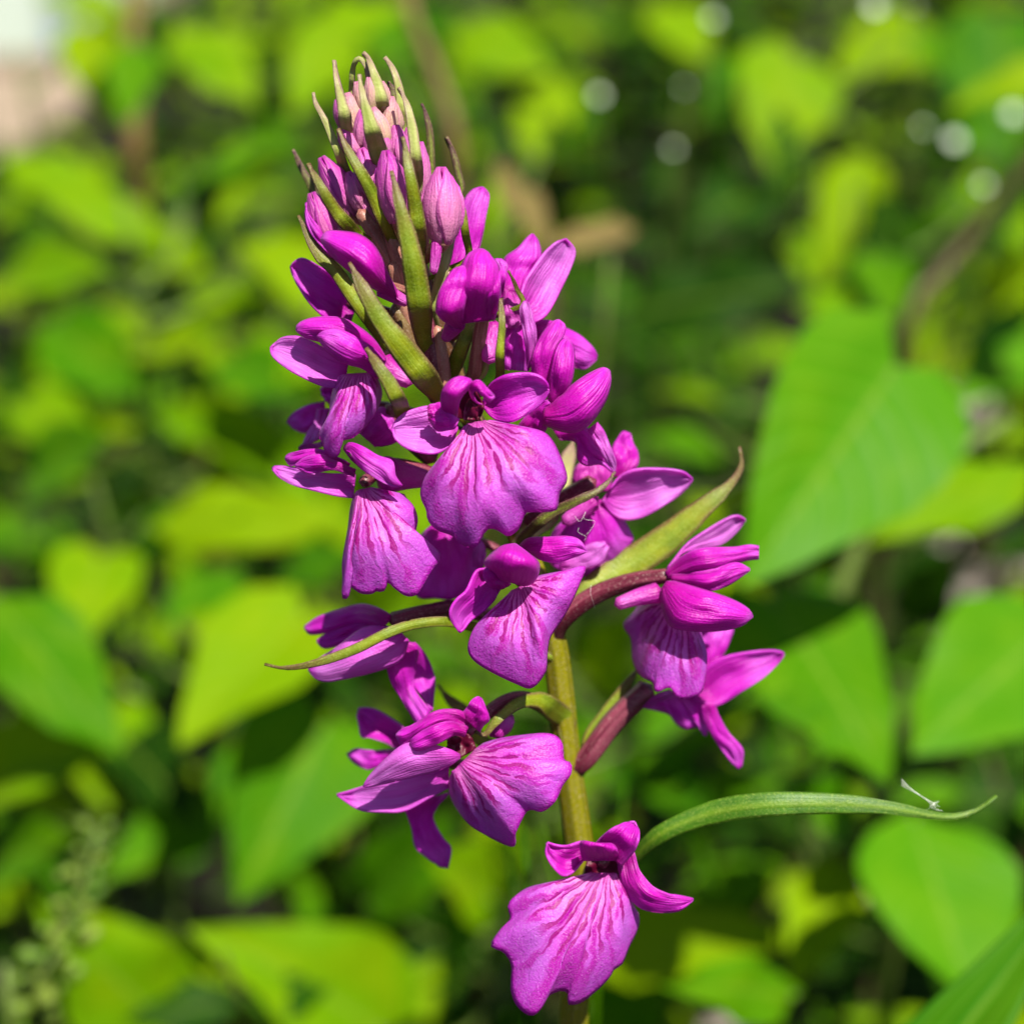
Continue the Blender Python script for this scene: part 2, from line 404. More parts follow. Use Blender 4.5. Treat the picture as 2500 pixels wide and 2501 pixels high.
# ------------------------------------------------------------------ pale building and paving at the far left
def box(name, lo, hi, mat, parent=None, bev=0.004):
    x0, y0, z0 = lo; x1, y1, z1 = hi; b = bev
    V = []; F = []
    prof = [(z0, b), (z0 + b, 0), (z1 - b, 0), (z1, b)]
    for z, i in prof:
        for x, y in ((x0 + i + b, y0 + i), (x1 - i - b, y0 + i), (x1 - i, y0 + i + b), (x1 - i, y1 - i - b), (x1 - i - b, y1 - i), (x0 + i + b, y1 - i), (x0 + i, y1 - i - b), (x0 + i, y0 + i + b)):
            V.append(Vector((x, y, z)))
    for r in range(3):
        for j in range(8): F.append((r * 8 + j, r * 8 + (j + 1) % 8, (r + 1) * 8 + (j + 1) % 8, (r + 1) * 8 + j))
    F.append(tuple(range(7, -1, -1))); F.append(tuple(range(24, 32)))
    o = mesh_obj(name, V, F, None, mat, Vector((x0, y0, z0)), parent)
    o.data.polygons.foreach_set('use_smooth', [False] * len(o.data.polygons)); return o
k = N('render_pale'); ob = k.obj()
mwall = k.finish(k.mix(k.noise(9, 5, ob), (0.40, 0.48, 0.42), (0.48, 0.56, 0.50)), 0.8, 0.3, k.bump(k.noise(160, 4, ob), 0.4, 0.004))
k = N('paving_stone'); ob = k.obj()
mpave = k.finish(k.mix(k.noise(24, 5, ob), (0.20, 0.15, 0.11), (0.28, 0.22, 0.165)), 0.85, 0.25, k.bump(k.noise(200, 4, ob), 0.5, 0.003))
house = tag(empty('house', Vector((-0.82, 2.62, 0.0))), 'pale mint-white rendered building corner beyond the paving strip', 'building')
box('wall', (-3.4, 2.62, 0.03), (-0.69, 5.4, 2.6), mwall, house)
box('plinth', (-3.42, 2.60, -0.05), (-0.67, 5.42, 0.03), mpave, house)
box('roof', (-3.6, 2.45, 2.602), (-0.55, 5.6, 2.72), mpave, house, 0.02)
pave = tag(box('path', (-3.4, 1.75, -0.06), (-0.58, 2.585, -0.012), mpave), 'strip of beige paving in front of the pale building', None, None, 'structure')
for i in range(9):
    for j in range(3):
        x0 = -3.38 + i * 0.312; y0 = 1.76 + j * 0.274
        box('paving_slab', (x0, y0, -0.012), (x0 + 0.304, y0 + 0.266, 0.012 + random.uniform(-.002, .002)), mpave, pave, 0.003)

# ------------------------------------------------------------------ the orchid
BASE = P3(1400, 2520, -7); BASE = Vector((BASE.x + 0.012, BASE.y - 0.006, -0.004))
orchid = tag(empty('orchid', BASE), 'purple spotted orchid in flower with a budding tip and narrow green bracts', 'orchid')
STEM = [(1400, 2520, -7, 38), (1422, 2280, -6.7, 38), (1420, 2110, -6.5, 37), (1406, 2000, -6.2, 36), (1386, 1850, -6, 34), (1370, 1700, -5.6, 34), (1352, 1560, -5.2, 32), (1318, 1440, -5, 31),
        (1262, 1290, -5, 30), (1190, 1110, -5, 30), (1122, 950, -4.5, 29), (1062, 790, -3.0, 36), (1012, 650, -2.0, 33), (968, 500, -1.0, 28), (935, 370, -0.5, 20), (912, 270, 0, 11)]
top0 = P3(*STEM[0][:3])
sp = [(BASE.lerp(top0, i / 20) + Vector((0.002 * math.sin(i * 0.157), 0, 0)), 0.0024 - 0.00004 * i) for i in range(-1, 20)] + [(P3(x, y, d), r / 28000.0) for x, y, d, r in STEM]
low = tube_world('stem', sp[:31], M['stem'], orchid, seg=18, n=160, ridges=5, amp=0.08)
tube_world('spike_axis', sp[29:], M['axis'], orchid, seg=16, n=60, ridges=5, amp=0.06)
def stem_at(y):
    for a, b in zip(STEM, STEM[1:]):
        if b[1] <= y <= a[1]:
            f = (a[1] - y) / (a[1] - b[1]); return tuple(a[q] + (b[q] - a[q]) * f for q in range(3))
    return STEM[0][:3] if y > STEM[0][1] else STEM[-1][:3]

def bract(k, mid, widths, d, mat='bract', join=60, **kw):
    """a bract whose narrow foot clasps the axis"""
    x, y = cv(k, mid[0]); a, b, sc = CR[k]
    sx, sy, sd = stem_at(min(2450, y + join)); dist = math.hypot(sx - x, sy - y)
    m = [(p, q) for p, q in (cv(k, p) for p in mid)]
    nd = list(d) if isinstance(d, (tuple, list)) else [d, d]
    L = sum(math.hypot(p[0] - q[0], p[1] - q[1]) for p, q in zip(m, m[1:]))
    ws = [w * sc for w in widths]
    if dist > 12:
        # re-spread widths and depths over the longer blade
        n = 24; f = dist / (dist + L)
        wl = []; dl = []
        for i in range(n):
            t = i / (n - 1)
            if t < f: u = t / f; wl.append(ws[0] * (0.55 + 0.45 * u)); dl.append((sd + 1.0) * (1 - u) + nd[0] * u)
            else: u = (t - f) / (1 - f); wl.append(lerp_list(ws, u)); dl.append(lerp_list(nd, u))
        m = [(sx, sy)] + ([((sx + m[0][0]) / 2, (sy + m[0][1]) / 2)] if dist > 60 else []) + m
        ws, nd = wl, dl
    return blade('bract', 0, m, ws, nd, mat, orchid, **kw)
def flower(k, throat, dep, path=None, radii=(52, 44), mat='ovary', drop=90, label=None):
    """the ovary from the axis to the throat; the petals become its children"""
    tx, ty = cv(k, throat)
    if path:
        pts = [cv(k, p) for p in path] + [(tx, ty)]
    else:
        pts = [(tx, ty)]
    y0 = min(pts[0][1] + drop, 2400); sx, sy, sd = stem_at(y0)
    if not path: pts = [((sx + tx) / 2 + (ty - sy) * 0.04, (sy + ty) / 2 - 22)] + pts
    pts = [(sx, sy)] + pts
    n = len(pts); sc = CR[k][2]; out = []
    for i, p in enumerate(pts):
        f = i / (n - 1)
        out.append((P3(p[0], p[1], sd + (dep - sd) * f ** 0.7), (radii[0] * sc * (1 - f) + radii[1] * sc * f) * (0.62 if i == 0 else 1) / 2 / 28000.0))
    return tube_world('flower', out, M[mat], orchid, seg=18, n=26, ridges=6, amp=0.11)

# --- bracts round the budding tip (sheet 1)
bract(1, [(640, 700), (605, 520), (568, 360), (548, 255), (540, 185)], (80, 104, 66, 40, 10), (1, 3, 3, 2), 'bract_pale')
bract(1, [(845, 820), (800, 670), (752, 500), (725, 370), (708, 280)], (150, 135, 84, 46, 10), (3, 6, 6, 5), 'bract_pale')
bract(1, [(870, 590), (850, 420), (808, 270), (770, 175), (735, 135)], (110, 118, 82, 48, 18), (0, 2, 2, 1), 'bract_pale')
bract(1, [(668, 420), (662, 300), (678, 205), (712, 172), (748, 215), (768, 300)], (46, 38, 34, 34, 26, 12), (-1, 0, 1, 1), 'bract_pale', bulge=0.4)
bract(1, [(1010, 660), (1000, 520), (970, 340), (932, 235), (880, 165)], (80, 88, 62, 44, 16), (-1, 0, 0, -1), 'bract_pale')
bract(1, [(1110, 1040), (1088, 800), (1062, 620), (1030, 480), (975, 368)], (60, 90, 78, 50, 12), (1, 4, 4, 3), 'bract_pale')
bract(1, [(945, 450), (930, 385), (910, 325)], (58, 48, 16), (-2, -2), 'bract_purple')
bract(1, [(640, 960), (570, 800), (518, 680), (458, 555), (418, 475), (405, 402)], (70, 78, 62, 46, 32, 12), (-1, 1, 1, 0), 'bract_pale')
bract(1, [(1190, 1000), (1194, 820), (1182, 650), (1155, 540), (1130, 475)], (34, 48, 50, 38, 14), (-4, -4), 'bract_purple')
bract(1, [(985, 1500), (900, 1330), (822, 1130), (735, 960), (640, 800), (567, 645)], (60, 90, 112, 92, 62, 12), (1, 4, 5, 4), 'bract')
bract(1, [(450, 1130), (378, 1010), (314, 895), (262, 785)], (62, 56, 44, 12), (-5, -5), 'bract_purple')
bract(1, [(740, 1385), (610, 1270), (505, 1130), (422, 985), (365, 880)], (70, 112, 88, 60, 18), (2, 5, 6, 5), 'bract')
bract(1, [(1388, 1080), (1376, 935), (1342, 805), (1295, 700)], (36, 46, 42, 12), (-4, -4), 'bract_purple')
bract(1, [(1440, 1520), (1426, 1350), (1402, 1185), (1350, 1068)], (50, 60, 56, 16), (1, 3, 3), 'bract')
bract(1, [(1120, 1540), (1098, 1260), (1062, 1010), (1032, 845), (1000, 700)], (84, 126, 106, 76, 14), (3, 6, 7, 6), 'bract')
bract(1, [(1150, 2090), (1118, 1850), (1075, 1560), (1030, 1350), (975, 1140), (925, 930)], (120, 190, 178, 140, 84, 14), (3, 8, 9, 9, 8), 'bract')
bract(2, [(1490, 915), (1390, 770), (1210, 540), (1010, 280), (880, 60), (747, -187)], (120, 238, 235, 170, 130, 16), (3, 8, 9, 9, 8), 'bract')
bract(2, [(1080, 500), (960, 330), (790, 90), (640, -130), (500, -260), (350, -560)], (90, 120, 130, 120, 80, 16), (-1, 1, 1, 0), 'bract')
bract(2, [(1215, 1045), (1135, 890), (1055, 740), (960, 600), (880, 485)], (150, 148, 130, 96, 16), (4, 9, 9, 8), 'bract')
bract(3, [(842, 1420), (850, 1200), (868, 950), (866, 780), (858, 655)], (95, 98, 84, 66, 16), (4, 7, 7, 6), 'bract')
bract(3, [(1055, 720), (1010, 560), (965, 450), (930, 388)], (48, 50, 40, 10), (2, 3), 'bract')
bract(3, [(395, 1440), (450, 1220), (530, 1010), (600, 800), (640, 640)], (110, 165, 150, 110, 30), (0, 2, 1), 'bract')
bract(1, [(1205, 1850), (1262, 1640), (1315, 1440), (1350, 1290)], (60, 86, 70, 16), (0, 1, 0), 'bract_pale')
bract(3, [(620, 1420), (690, 1330), (740, 1180)], (110, 100, 40), (0, 1), 'bract_pale')
bract(5, [(225, 960), (330, 880), (520, 760), (740, 610), (940, 440), (1090, 310), (1160, 200), (1148, 92)], (90, 180, 205, 200, 165, 112, 46, 10), (-4, -5, -5, -6), 'bract', tilt=0.25)
bract(6, [(1900, 640), (1560, 545), (1270, 560), (1050, 630), (800, 755), (500, 862), (250, 905), (85, 876)], (90, 90, 80, 86, 86, 76, 44, 8), (-4, 3, 5, 5, 4), 'bract')
bract(7, [(1725, 470), (1640, 400), (1540, 330), (1400, 345), (1280, 425), (1195, 515), (1140, 582), (1075, 560)], (170, 190, 140, 100, 90, 78, 48, 10), (-5, 0, 3, 4, 4), 'bract', tilt=-0.3)
bract(4, [(820, 1080), (930, 970), (1090, 830), (1280, 735), (1480, 635), (1570, 555), (1615, 490)], (70, 92, 104, 92, 76, 48, 10), (-3, 1, 2, 1), 'bract_purple')
bract(5, [(285, 1860), (330, 1700), (420, 1560), (520, 1420), (600, 1310)], (60, 100, 80, 64, 16), (-6, -7), 'bract')
bract(4, [(1100, 860), (1180, 640), (1230, 440), (1265, 320), (1290, 230)], (120, 150, 150, 130, 14), (-7, -8), 'bract_pale')
bract(7, [(1120, 620), (1000, 420), (880, 320), (800, 220)], (110, 120, 90, 10), (-9, -10), 'bract')
bract(9, [(1118, 1700), (1205, 1608), (1262, 1564), (1370, 1527), (1500, 1516), (1650, 1521), (1780, 1541), (1838, 1530), (1880, 1502)], (20, 26, 40, 52, 50, 42, 28, 14, 3), (-6, 0, 2, 2, 1), 'strap', tilt=0.2)

# --- ovaries and buds' stalks pressed along the axis between the bracts
for k_, pts, r, d, mt in ((1, [(1120, 2120), (1010, 1830), (935, 1560)], (50, 56, 34), (0, 2), 'ovary_rose'), (1, [(1070, 1850), (970, 1540), (880, 1270)], (46, 52, 30), (1, 2), 'ovary_rose'), (1, [(1010, 1720), (860, 1440), (720, 1210)], (44, 56, 40), (1, 1.5), 'ovary_rose'),
                          (2, [(1460, 880), (1270, 500), (1110, 160)], (70, 88, 50), (0, 1), 'axis'), (2, [(1490, 860), (1410, 540), (1350, 240)], (70, 84, 50), (1, 2), 'ovary'), (2, [(1500, 860), (1480, 600), (1440, 330)], (50, 60, 40), (1.5, 2), 'ovary_rose'),
                          (2, [(1400, 1350), (1200, 1150), (1060, 960)], (70, 84, 60), (-2, -1), 'ovary'), (1, [(1130, 1500), (1160, 1250), (1180, 1080)], (36, 40, 26), (0, 0), 'ovary_rose')):
    tube('ovary', k_, pts, r, d, mt, orchid, seg=14, ridges=6, amp=0.11)

# --- buds
def bud(k, top, bot, hw, d, mat, spur=None, bow=0.0):
    (x0, y0), (x1, y1) = cv(k, top), cv(k, bot); sc = CR[k][2]
    sx, sy, sd = stem_at(y1 + 55)
    a = P3(x1, y1, d); b = P3(x0, y0, d + 0.5); L = (b - a).length; r = hw * sc / 28000.0
    prof = [0.42, 0.72, 0.93, 1.0, 0.96, 0.80, 0.52, 0.16]
    pts = [(P3(sx, sy, sd), r * 0.3), (P3((sx + x1) / 2, (sy + y1) / 2, (sd + d) / 2), r * 0.4)]
    ped = tube_world('bud', pts + [(a.lerp(b, 0.02), r * 0.46), (a.lerp(b, 0.10), r * 0.6)], M['ovary_rose'] if mat != 'bud_pale' else M['bract_pale'], orchid, seg=12, n=16, ridges=6, amp=0.05)
    ax = (b - a).normalized(); X = ax.cross(FWD).normalized(); Y = X.cross(ax).normalized()
    if Y.dot(FWD) > 0: Y = -Y
    # three overlapping sepals wrapped round the bud
    for q in range(3):
        phi = math.pi / 2 + (q - 0.5) * 2.1 + random.uniform(-0.25, 0.25)
        nu, nv = 13, 16; V = []; U = []
        for i in range(nv):
            t = i / (nv - 1)
            rr = r * lerp_list(prof, t) * (1.0 + 0.05 * q)
            ha = 1.45 * (0.25 + 0.75 * math.sin(math.pi * (0.12 + 0.80 * t)) ** 0.7)
            c = a.lerp(b, t) + X * (bow * MM * math.sin(math.pi * t))
            for j in range(nu):
                s = j / (nu - 1); an = phi + (2 * s - 1) * ha
                rj = rr * (1 + 0.07 * math.cos(2 * math.pi * s)) 
                V.append(c + X * (math.cos(an) * rj) + Y * (math.sin(an) * rj)); U.append((s, t))
        mesh_obj('sepal', V, grid_faces(nu, nv), U, M[mat], V[nu // 2], ped, 0.0003)
    if spur:
        tube('spur', k, spur, (34, 36, 26), (d + 0.3, d + 0.8), 'spur', ped, seg=12)
    return ped
bud(1, (1262, 908), (1268, 1420), 118, 4, 'bud_pink', [(1235, 1380), (1225, 1500), (1210, 1612)])
bud(1, (888, 795), (965, 1275), 92, 4, 'bud')
bud(1, (722, 780), (830, 1130), 76, 1.5, 'bud_pink')
bud(1, (455, 838), (660, 1240), 84, 0, 'bud')
bud(1, (955, 625), (1000, 960), 66, 1, 'bud_pink')
bud(1, (1122, 735), (1130, 1120), 46, 0, 'bud_pink')
bud(1, (630, 405), (700, 700), 50, 0.5, 'bud_pale')
bud(1, (925, 430), (905, 720), 48, 0.5, 'bud_pale')
bud(1, (800, 505), (880, 780), 54, 2, 'bud_pale')
bud(1, (575, 640), (700, 840), 46, 1, 'bud_pink')
bud(1, (388, 1080), (545, 1500), 92, -1, 'bud')
bud(1, (640, 940), (720, 1190), 50, 1, 'bud_pink')
bud(1, (725, 520), (705, 760), 36, 1, 'bud_pink')
bud(1, (560, 450), (600, 640), 32, -2, 'bud_pink')

for tp, bt, hw, dd, mt in (((775, 300), (800, 520), 34, 1.5, 'bud_pale'), ((860, 330), (875, 520), 36, 1, 'bud_pale'), ((690, 330), (730, 540), 30, 0.5, 'bud_pale'), ((960, 480), (960, 680), 36, -0.5, 'bud_pale'), ((770, 640), (810, 860), 44, 1, 'bud_pink'), ((1040, 640), (1060, 900), 40, 0, 'bud_pink'), ((860, 660), (880, 860), 42, 2, 'bud_pink'), ((690, 1020), (790, 1280), 50, 0.5, 'bud_pink')):
    bud(1, tp, bt, hw, dd, mt)

# --- opening flower with a single hooded blade, left of the tip
f = flower(1, (900, 1700), 4, radii=(60, 60), mat='ovary_rose')
petal('hood', 1, [(1000, 1800), (915, 1650), (860, 1520), (800, 1425), (710, 1360), (600, 1340), (490, 1340), (455, 1390)], [(960, 1815), (850, 1745), (740, 1685), (650, 1610), (570, 1545), (510, 1480), (470, 1430), (455, 1390)], (3.5, 6, 5), 'hood', f, bulge=2.6)
petal('petal', 1, [(700, 1420), (600, 1380), (500, 1400), (430, 1300), (360, 1200), (352, 1140)], [(690, 1600), (610, 1560), (520, 1500), (420, 1400), (360, 1290), (350, 1150)], (2, 1, 0), 'petal', f, bulge=1.0)
tube('spur', 1, [(860, 1720), (940, 1770), (1030, 1815)], (60, 48, 34), (4, 3.5), 'spur', f, seg=12)
# --- dark petal behind the left edge
f = flower(1, (640, 1830), -1, radii=(60, 60))
petal('sepal', 1, [(700, 1800), (620, 1690), (480, 1598), (340, 1520), (280, 1530), (248, 1570)], [(640, 1990), (520, 1945), (420, 1870), (320, 1750), (265, 1650), (246, 1580)], (-1.5, -1, -2), 'petal', f, bulge=-0.8)
# --- pink petal behind the right bud
f = flower(1, (1320, 1620), -2, radii=(60, 60), mat='ovary_rose')
petal('sepal', 1, [(1270, 1700), (1330, 1500), (1370, 1310), (1410, 1140), (1470, 1060), (1535, 1040)], [(1400, 1650), (1480, 1540), (1525, 1420), (1560, 1250), (1588, 1100), (1545, 1042)], (-2, -3, -4), 'petal', f, bulge=0.7)

# --- hooded flower right of the tip (sheet 3)
f = flower(3, (690, 840), 4, path=[(590, 1400), (640, 1130)], radii=(130, 120), mat='ovary_rose', drop=10)
petal('hood', 3, [(420, 900), (400, 700), (440, 480), (500, 320), (560, 230), (640, 192), (690, 188)], [(800, 850), (850, 640), (850, 420), (830, 330), (780, 272), (740, 220), (692, 190)], (4.5, 7, 5.5), 'hood', f, bulge=2.0)
petal('petal', 3, [(490, 940), (400, 905), (300, 845), (252, 755), (275, 610), (340, 480), (420, 372), (500, 345)], [(495, 935), (500, 850), (520, 700), (552, 560), (560, 450), (560, 390), (540, 360), (502, 346)], (5.5, 8.2, 8.2, 7), 'hood', f, bulge=1.0)
petal('petal', 3, [(740, 860), (680, 830), (690, 700), (710, 560), (730, 420), (770, 300)], [(745, 858), (810, 780), (845, 640), (858, 480), (850, 380), (775, 298)], (5, 7.6, 6), 'hood', f, bulge=0.8)
petal('sepal', 3, [(860, 650), (830, 520), (820, 400), (800, 290), (860, 280)], [(880, 640), (895, 520), (915, 400), (918, 330), (870, 282)], (3, 4, 3), 'petal', f, bulge=0.7)
tube('spur', 3, [(440, 880), (390, 950), (345, 1020)], (90, 75, 50), (5, 3), 'spur', f, seg=12)
tube('spur', 3, [(800, 900), (770, 1080), (752, 1230)], (70, 90, 70), (1, 2.5), 'spur', f, seg=12)

# --- flower at the right of the tip, petals raised
f = flower(3, (980, 760), 1, radii=(80, 80))
petal('sepal', 3, [(880, 640), (880, 420), (900, 270), (1020, 180), (1100, 90), (1155, 45)], [(1040, 640), (1100, 480), (1190, 360), (1242, 260), (1215, 120), (1165, 46)], (0, -2, -3), 'petal', f, bulge=0.9)
petal('sepal', 3, [(1040, 640), (1080, 500), (1160, 370), (1280, 210), (1400, 108), (1470, 90)], [(1160, 890), (1300, 800), (1430, 560), (1530, 350), (1566, 200), (1480, 92)], (0.5, -1, -2), 'pale', f, bulge=-1.0, tilt=0.5)
petal('petal', 3, [(890, 560), (885, 700), (900, 860), (905, 930)], [(1000, 560), (1060, 700), (1090, 850), (1000, 930)], (0.5, 1.2, 1.0), 'spur', f, bulge=0.5)
petal('lip', 3, [(905, 900), (900, 1060), (895, 1200), (900, 1320)], [(1100, 860), (1110, 1000), (1115, 1180), (1105, 1345)], (0, 0.5, 0), 'petal', f, bulge=0.8)
petal('petal', 3, [(1120, 1340), (1092, 1110), (1060, 900), (1038, 760), (1080, 678)], [(1165, 1210), (1195, 1080), (1190, 940), (1135, 710), (1084, 678)], (2, 3, 3), 'pale', f, bulge=0.8)
petal('lip', 3, [(1150, 900), (1280, 850), (1440, 918), (1610, 1005), (1720, 1110), (1768, 1190)], [(1200, 1050), (1330, 1110), (1460, 1230), (1560, 1300), (1660, 1320), (1760, 1230)], (-3, -4, -5), 'petal', f, bulge=0.6)

# --- flower at the right, three upright deep petals and one wide sepal
f = flower(3, (1240, 1660), 2, radii=(110, 110))
petal('petal', 3, [(1130, 1560), (1150, 1340), (1160, 1190), (1230, 1020), (1330, 890), (1400, 855)], [(1300, 1560), (1335, 1350), (1380, 1120), (1450, 1000), (1466, 910), (1410, 856)], (3, 4, 3), 'hood', f, bulge=1.2)
petal('hood', 3, [(1290, 1680), (1320, 1500), (1332, 1340), (1365, 1170), (1420, 1065), (1490, 1028)], [(1420, 1700), (1470, 1570), (1525, 1440), (1552, 1260), (1540, 1120), (1494, 1030)], (3.5, 5, 4), 'hood', f, bulge=1.4)
petal('sepal', 3, [(1270, 1680), (1420, 1570), (1540, 1465), (1680, 1370), (1820, 1308), (1880, 1330)], [(1260, 1840), (1440, 1905), (1600, 1905), (1730, 1800), (1850, 1610), (1894, 1440), (1884, 1335)], (4, 5, 4), 'hood', f, bulge=1.5)
petal('petal', 3, [(1020, 1850), (1120, 1740), (1220, 1640), (1320, 1600)], [(1230, 1960), (1290, 1880), (1330, 1780), (1360, 1700)], (2, 3, 4), 'hood', f, bulge=0.6)
petal('lip', 4, [(1120, 150), (1260, 120), (1400, 150), (1480, 260), (1560, 400), (1600, 480)], [(1180, 240), (1310, 260), (1320, 380), (1380, 440), (1500, 430), (1590, 490)], (-1, 0, 0), 'petal', f, bulge=0.6)
petal('lip', 4, [(1400, 160), (1440, 230), (1500, 330), (1560, 430), (1612, 495)], [(1478, 100), (1530, 180), (1570, 280), (1618, 400), (1616, 492)], (1.4, 1.8, 1), 'pale', f, bulge=0.7)

# --- flower at the left, seen from the side, pale sepal spread out (sheet 2)
f = flower(2, (930, 660), 4, path=[(1130, 560)], radii=(110, 110), mat='ovary_rose')
petal('sepal', 2, [(740, 600), (600, 515), (450, 428), (330, 384), (210, 405), (132, 478)], [(720, 760), (620, 795), (500, 765), (370, 705), (240, 632), (140, 545), (130, 485)], (3, 3.4, 2), 'pale', f, bulge=-0.7, tilt=-0.4)
petal('hood', 2, [(1040, 560), (950, 425), (850, 335), (720, 258), (590, 238), (450, 250), (350, 292), (335, 340)], [(1000, 640), (860, 560), (730, 500), (620, 450), (500, 425), (400, 395), (337, 345)], (4, 5, 4), 'hood', f, bulge=1.3)
petal('petal', 2, [(1040, 570), (920, 470), (800, 395), (660, 335), (550, 350), (500, 385)], [(960, 715), (850, 640), (750, 612), (650, 568), (560, 490), (502, 395)], (5.5, 7.0, 6.5), 'petal', f, bulge=1.2)
lip(2, (700, 690), (930, 680), [(660, 720), (630, 800), (605, 920), (588, 1050), (530, 1130), (515, 1180), (548, 1230), (562, 1290), (620, 1342), (668, 1310), (690, 1212), (780, 1180), (880, 1090), (960, 970), (1000, 850), (985, 760), (960, 710)], 'lip', f, 4.5, (3, 4, 5.5, 5, 3), 2.0, 2.0)
tube('spur', 2, [(1010, 620), (1110, 690), (1220, 745)], (110, 80, 56), (4.5, 5), 'spur', f, seg=12)
# the half-hidden flower behind it
f = flower(2, (600, 900), -6, radii=(80, 80))
petal('sepal', 2, [(560, 900), (450, 925), (350, 968), (285, 1020), (262, 1058)], [(560, 1020), (480, 1090), (420, 1150), (330, 1125), (264, 1062)], (-6, -6, -7), 'petal', f, bulge=0.5)
petal('petal', 2, [(545, 780), (525, 810), (540, 860), (570, 900)], [(660, 780), (650, 840), (640, 880), (600, 920)], (-5, -5), 'petal', f, bulge=0.4)
petal('sepal', 2, [(500, 960), (470, 1070), (420, 1150), (385, 1250)], [(600, 960), (560, 1100), (530, 1180), (400, 1255)], (-4, -3.5), 'pale', f, bulge=0.5)
petal('lip', 2, [(350, 1260), (400, 1235), (500, 1230), (560, 1200)], [(352, 1285), (420, 1285), (500, 1270), (570, 1230)], (-3, -2), 'spur', f, bulge=0.4)

# --- flower at the left, lip facing the viewer
f = flower(2, (860, 1540), 4, path=[(1150, 1400)], radii=(100, 90), drop=80)
petal('hood', 2, [(760, 1390), (640, 1330), (530, 1284), (400, 1284), (270, 1312), (248, 1352)], [(720, 1450), (600, 1420), (480, 1370), (400, 1370), (300, 1412), (252, 1362)], (4, 3, 2), 'hood', f, bulge=0.8)
petal('petal', 2, [(800, 1440), (640, 1372), (520, 1322), (400, 1345), (322, 1405)], [(790, 1500), (640, 1440), (530, 1452), (430, 1468), (326, 1412)], (4.5, 4.5, 3.5), 'hood', f, bulge=1.0)
petal('petal', 2, [(820, 1390), (740, 1320), (706, 1262), (760, 1225), (860, 1262), (980, 1330), (1090, 1372), (1110, 1480), (1166, 1562)], [(900, 1470), (800, 1390), (730, 1310), (750, 1300), (820, 1400), (900, 1470), (1000, 1535), (1090, 1572), (1160, 1568)], (4.5, 6.5, 7), 'petal', f, bulge=0.8)
petal('sepal', 2, [(800, 1480), (640, 1470), (480, 1455), (280, 1418), (170, 1408), (142, 1425)], [(780, 1665), (640, 1642), (420, 1590), (300, 1560), (200, 1500), (146, 1434)], (3.5, 3, 2), 'pale', f, bulge=-0.6, tilt=-0.5)
E = [cv(2, p) for p in [(790, 1640), (762, 1750), (745, 1900)]] + [cv(6, p) for p in [(702, 60), (703, 200), (700, 352), (742, 350), (748, 262), (800, 292), (850, 320), (925, 320), (965, 298), (1020, 302), (1055, 228), (1105, 275), (1190, 335), (1275, 330), (1330, 250), (1400, 130)]] + [cv(4, p) for p in [(235, 1185), (228, 1120), (110, 1080), (40, 1000), (58, 870), (30, 770), (-30, 700), (-60, 665)]] + [cv(2, (1050, 1640)), cv(2, (950, 1600))]
lip(2, cv(2, (820, 1600)), cv(2, (920, 1580)), E, 'lip', f, 4.5, (2, 5, 6, 5, 4), 2.2, 1.5, convert=False)
tube('spur', 2, [(1040, 1480), (1180, 1490), (1350, 1510)], (150, 110, 70), (3, 1), 'spur', f, seg=12)
# broad lip in shadow behind these two flowers
f = flower(4, (330, 1000), -4, radii=(70, 70))
lip(4, (180, 900), (420, 900), [(80, 1000), (20, 1200), (30, 1380), (70, 1475), (200, 1482), (330, 1492), (430, 1430), (510, 1320), (575, 1220), (590, 1100), (560, 980), (500, 900)], 'petal', f, -3.5, -4.5, 1.0, 1.5)
petal('petal', 4, [(500, 1240), (500, 1130), (530, 1050), (560, 1030)], [(570, 1250), (595, 1150), (585, 1080), (562, 1032)], (-2.6, -2.4), 'pale', f, bulge=0.4)
petal('petal', 2, [(830, 1150), (900, 1000), (1000, 950), (1060, 980)], [(950, 1260), (1080, 1240), (1140, 1180), (1120, 1050)], (0, -1), 'petal', f, bulge=0.6)

# --- flower facing the viewer in the middle of the spike
f = flower(3, (560, 1720), 4.5, radii=(110, 110), drop=110)
petal('sepal', 2, [(1600, 1040), (1480, 955), (1360, 938), (1200, 985), (1120, 1050), (1090, 1110)], [(1600, 1120), (1555, 1230), (1470, 1298), (1350, 1312), (1200, 1268), (1110, 1190), (1091, 1118)], (4.5, 7, 7.5), 'pale', f, bulge=-1.2, tilt=-0.6)
petal('sepal', 3, [(690, 1640), (730, 1510), (790, 1430), (900, 1372), (1050, 1350), (1200, 1370), (1290, 1440), (1308, 1500)], [(700, 1680), (760, 1760), (850, 1810), (980, 1815), (1120, 1740), (1250, 1635), (1312, 1540), (1309, 1505)], (5, 7, 7), 'petal', f, bulge=-0.8, tilt=0.3)
petal('hood', 3, [(330, 1790), (305, 1690), (300, 1570), (340, 1470), (420, 1408), (490, 1392), (560, 1412)], [(440, 1790), (455, 1700), (470, 1620), (510, 1550), (560, 1500), (590, 1450), (570, 1415)], (6.5, 10, 9.5), 'hood', f, bulge=1.6)
petal('petal', 3, [(600, 1620), (570, 1540), (560, 1470), (600, 1435), (660, 1428), (730, 1500), (795, 1570)], [(690, 1655), (640, 1640), (600, 1560), (620, 1520), (700, 1580), (760, 1632), (798, 1585)], (7, 10, 9.5), 'hood', f, bulge=1.0)
petal('petal', 3, [(170, 1690), (200, 1650), (300, 1640), (330, 1700)], [(180, 1800), (260, 1900), (420, 1880), (470, 1790)], (7.6, 7.4), 'hood', f, bulge=0.5)
petal('throat', 3, [(440, 1780), (450, 1650), (500, 1560), (560, 1500), (600, 1480)], [(640, 1800), (690, 1720), (690, 1650), (650, 1580), (605, 1482)], (5.2, 5.8, 7), 'throat', f, bulge=-1.0)
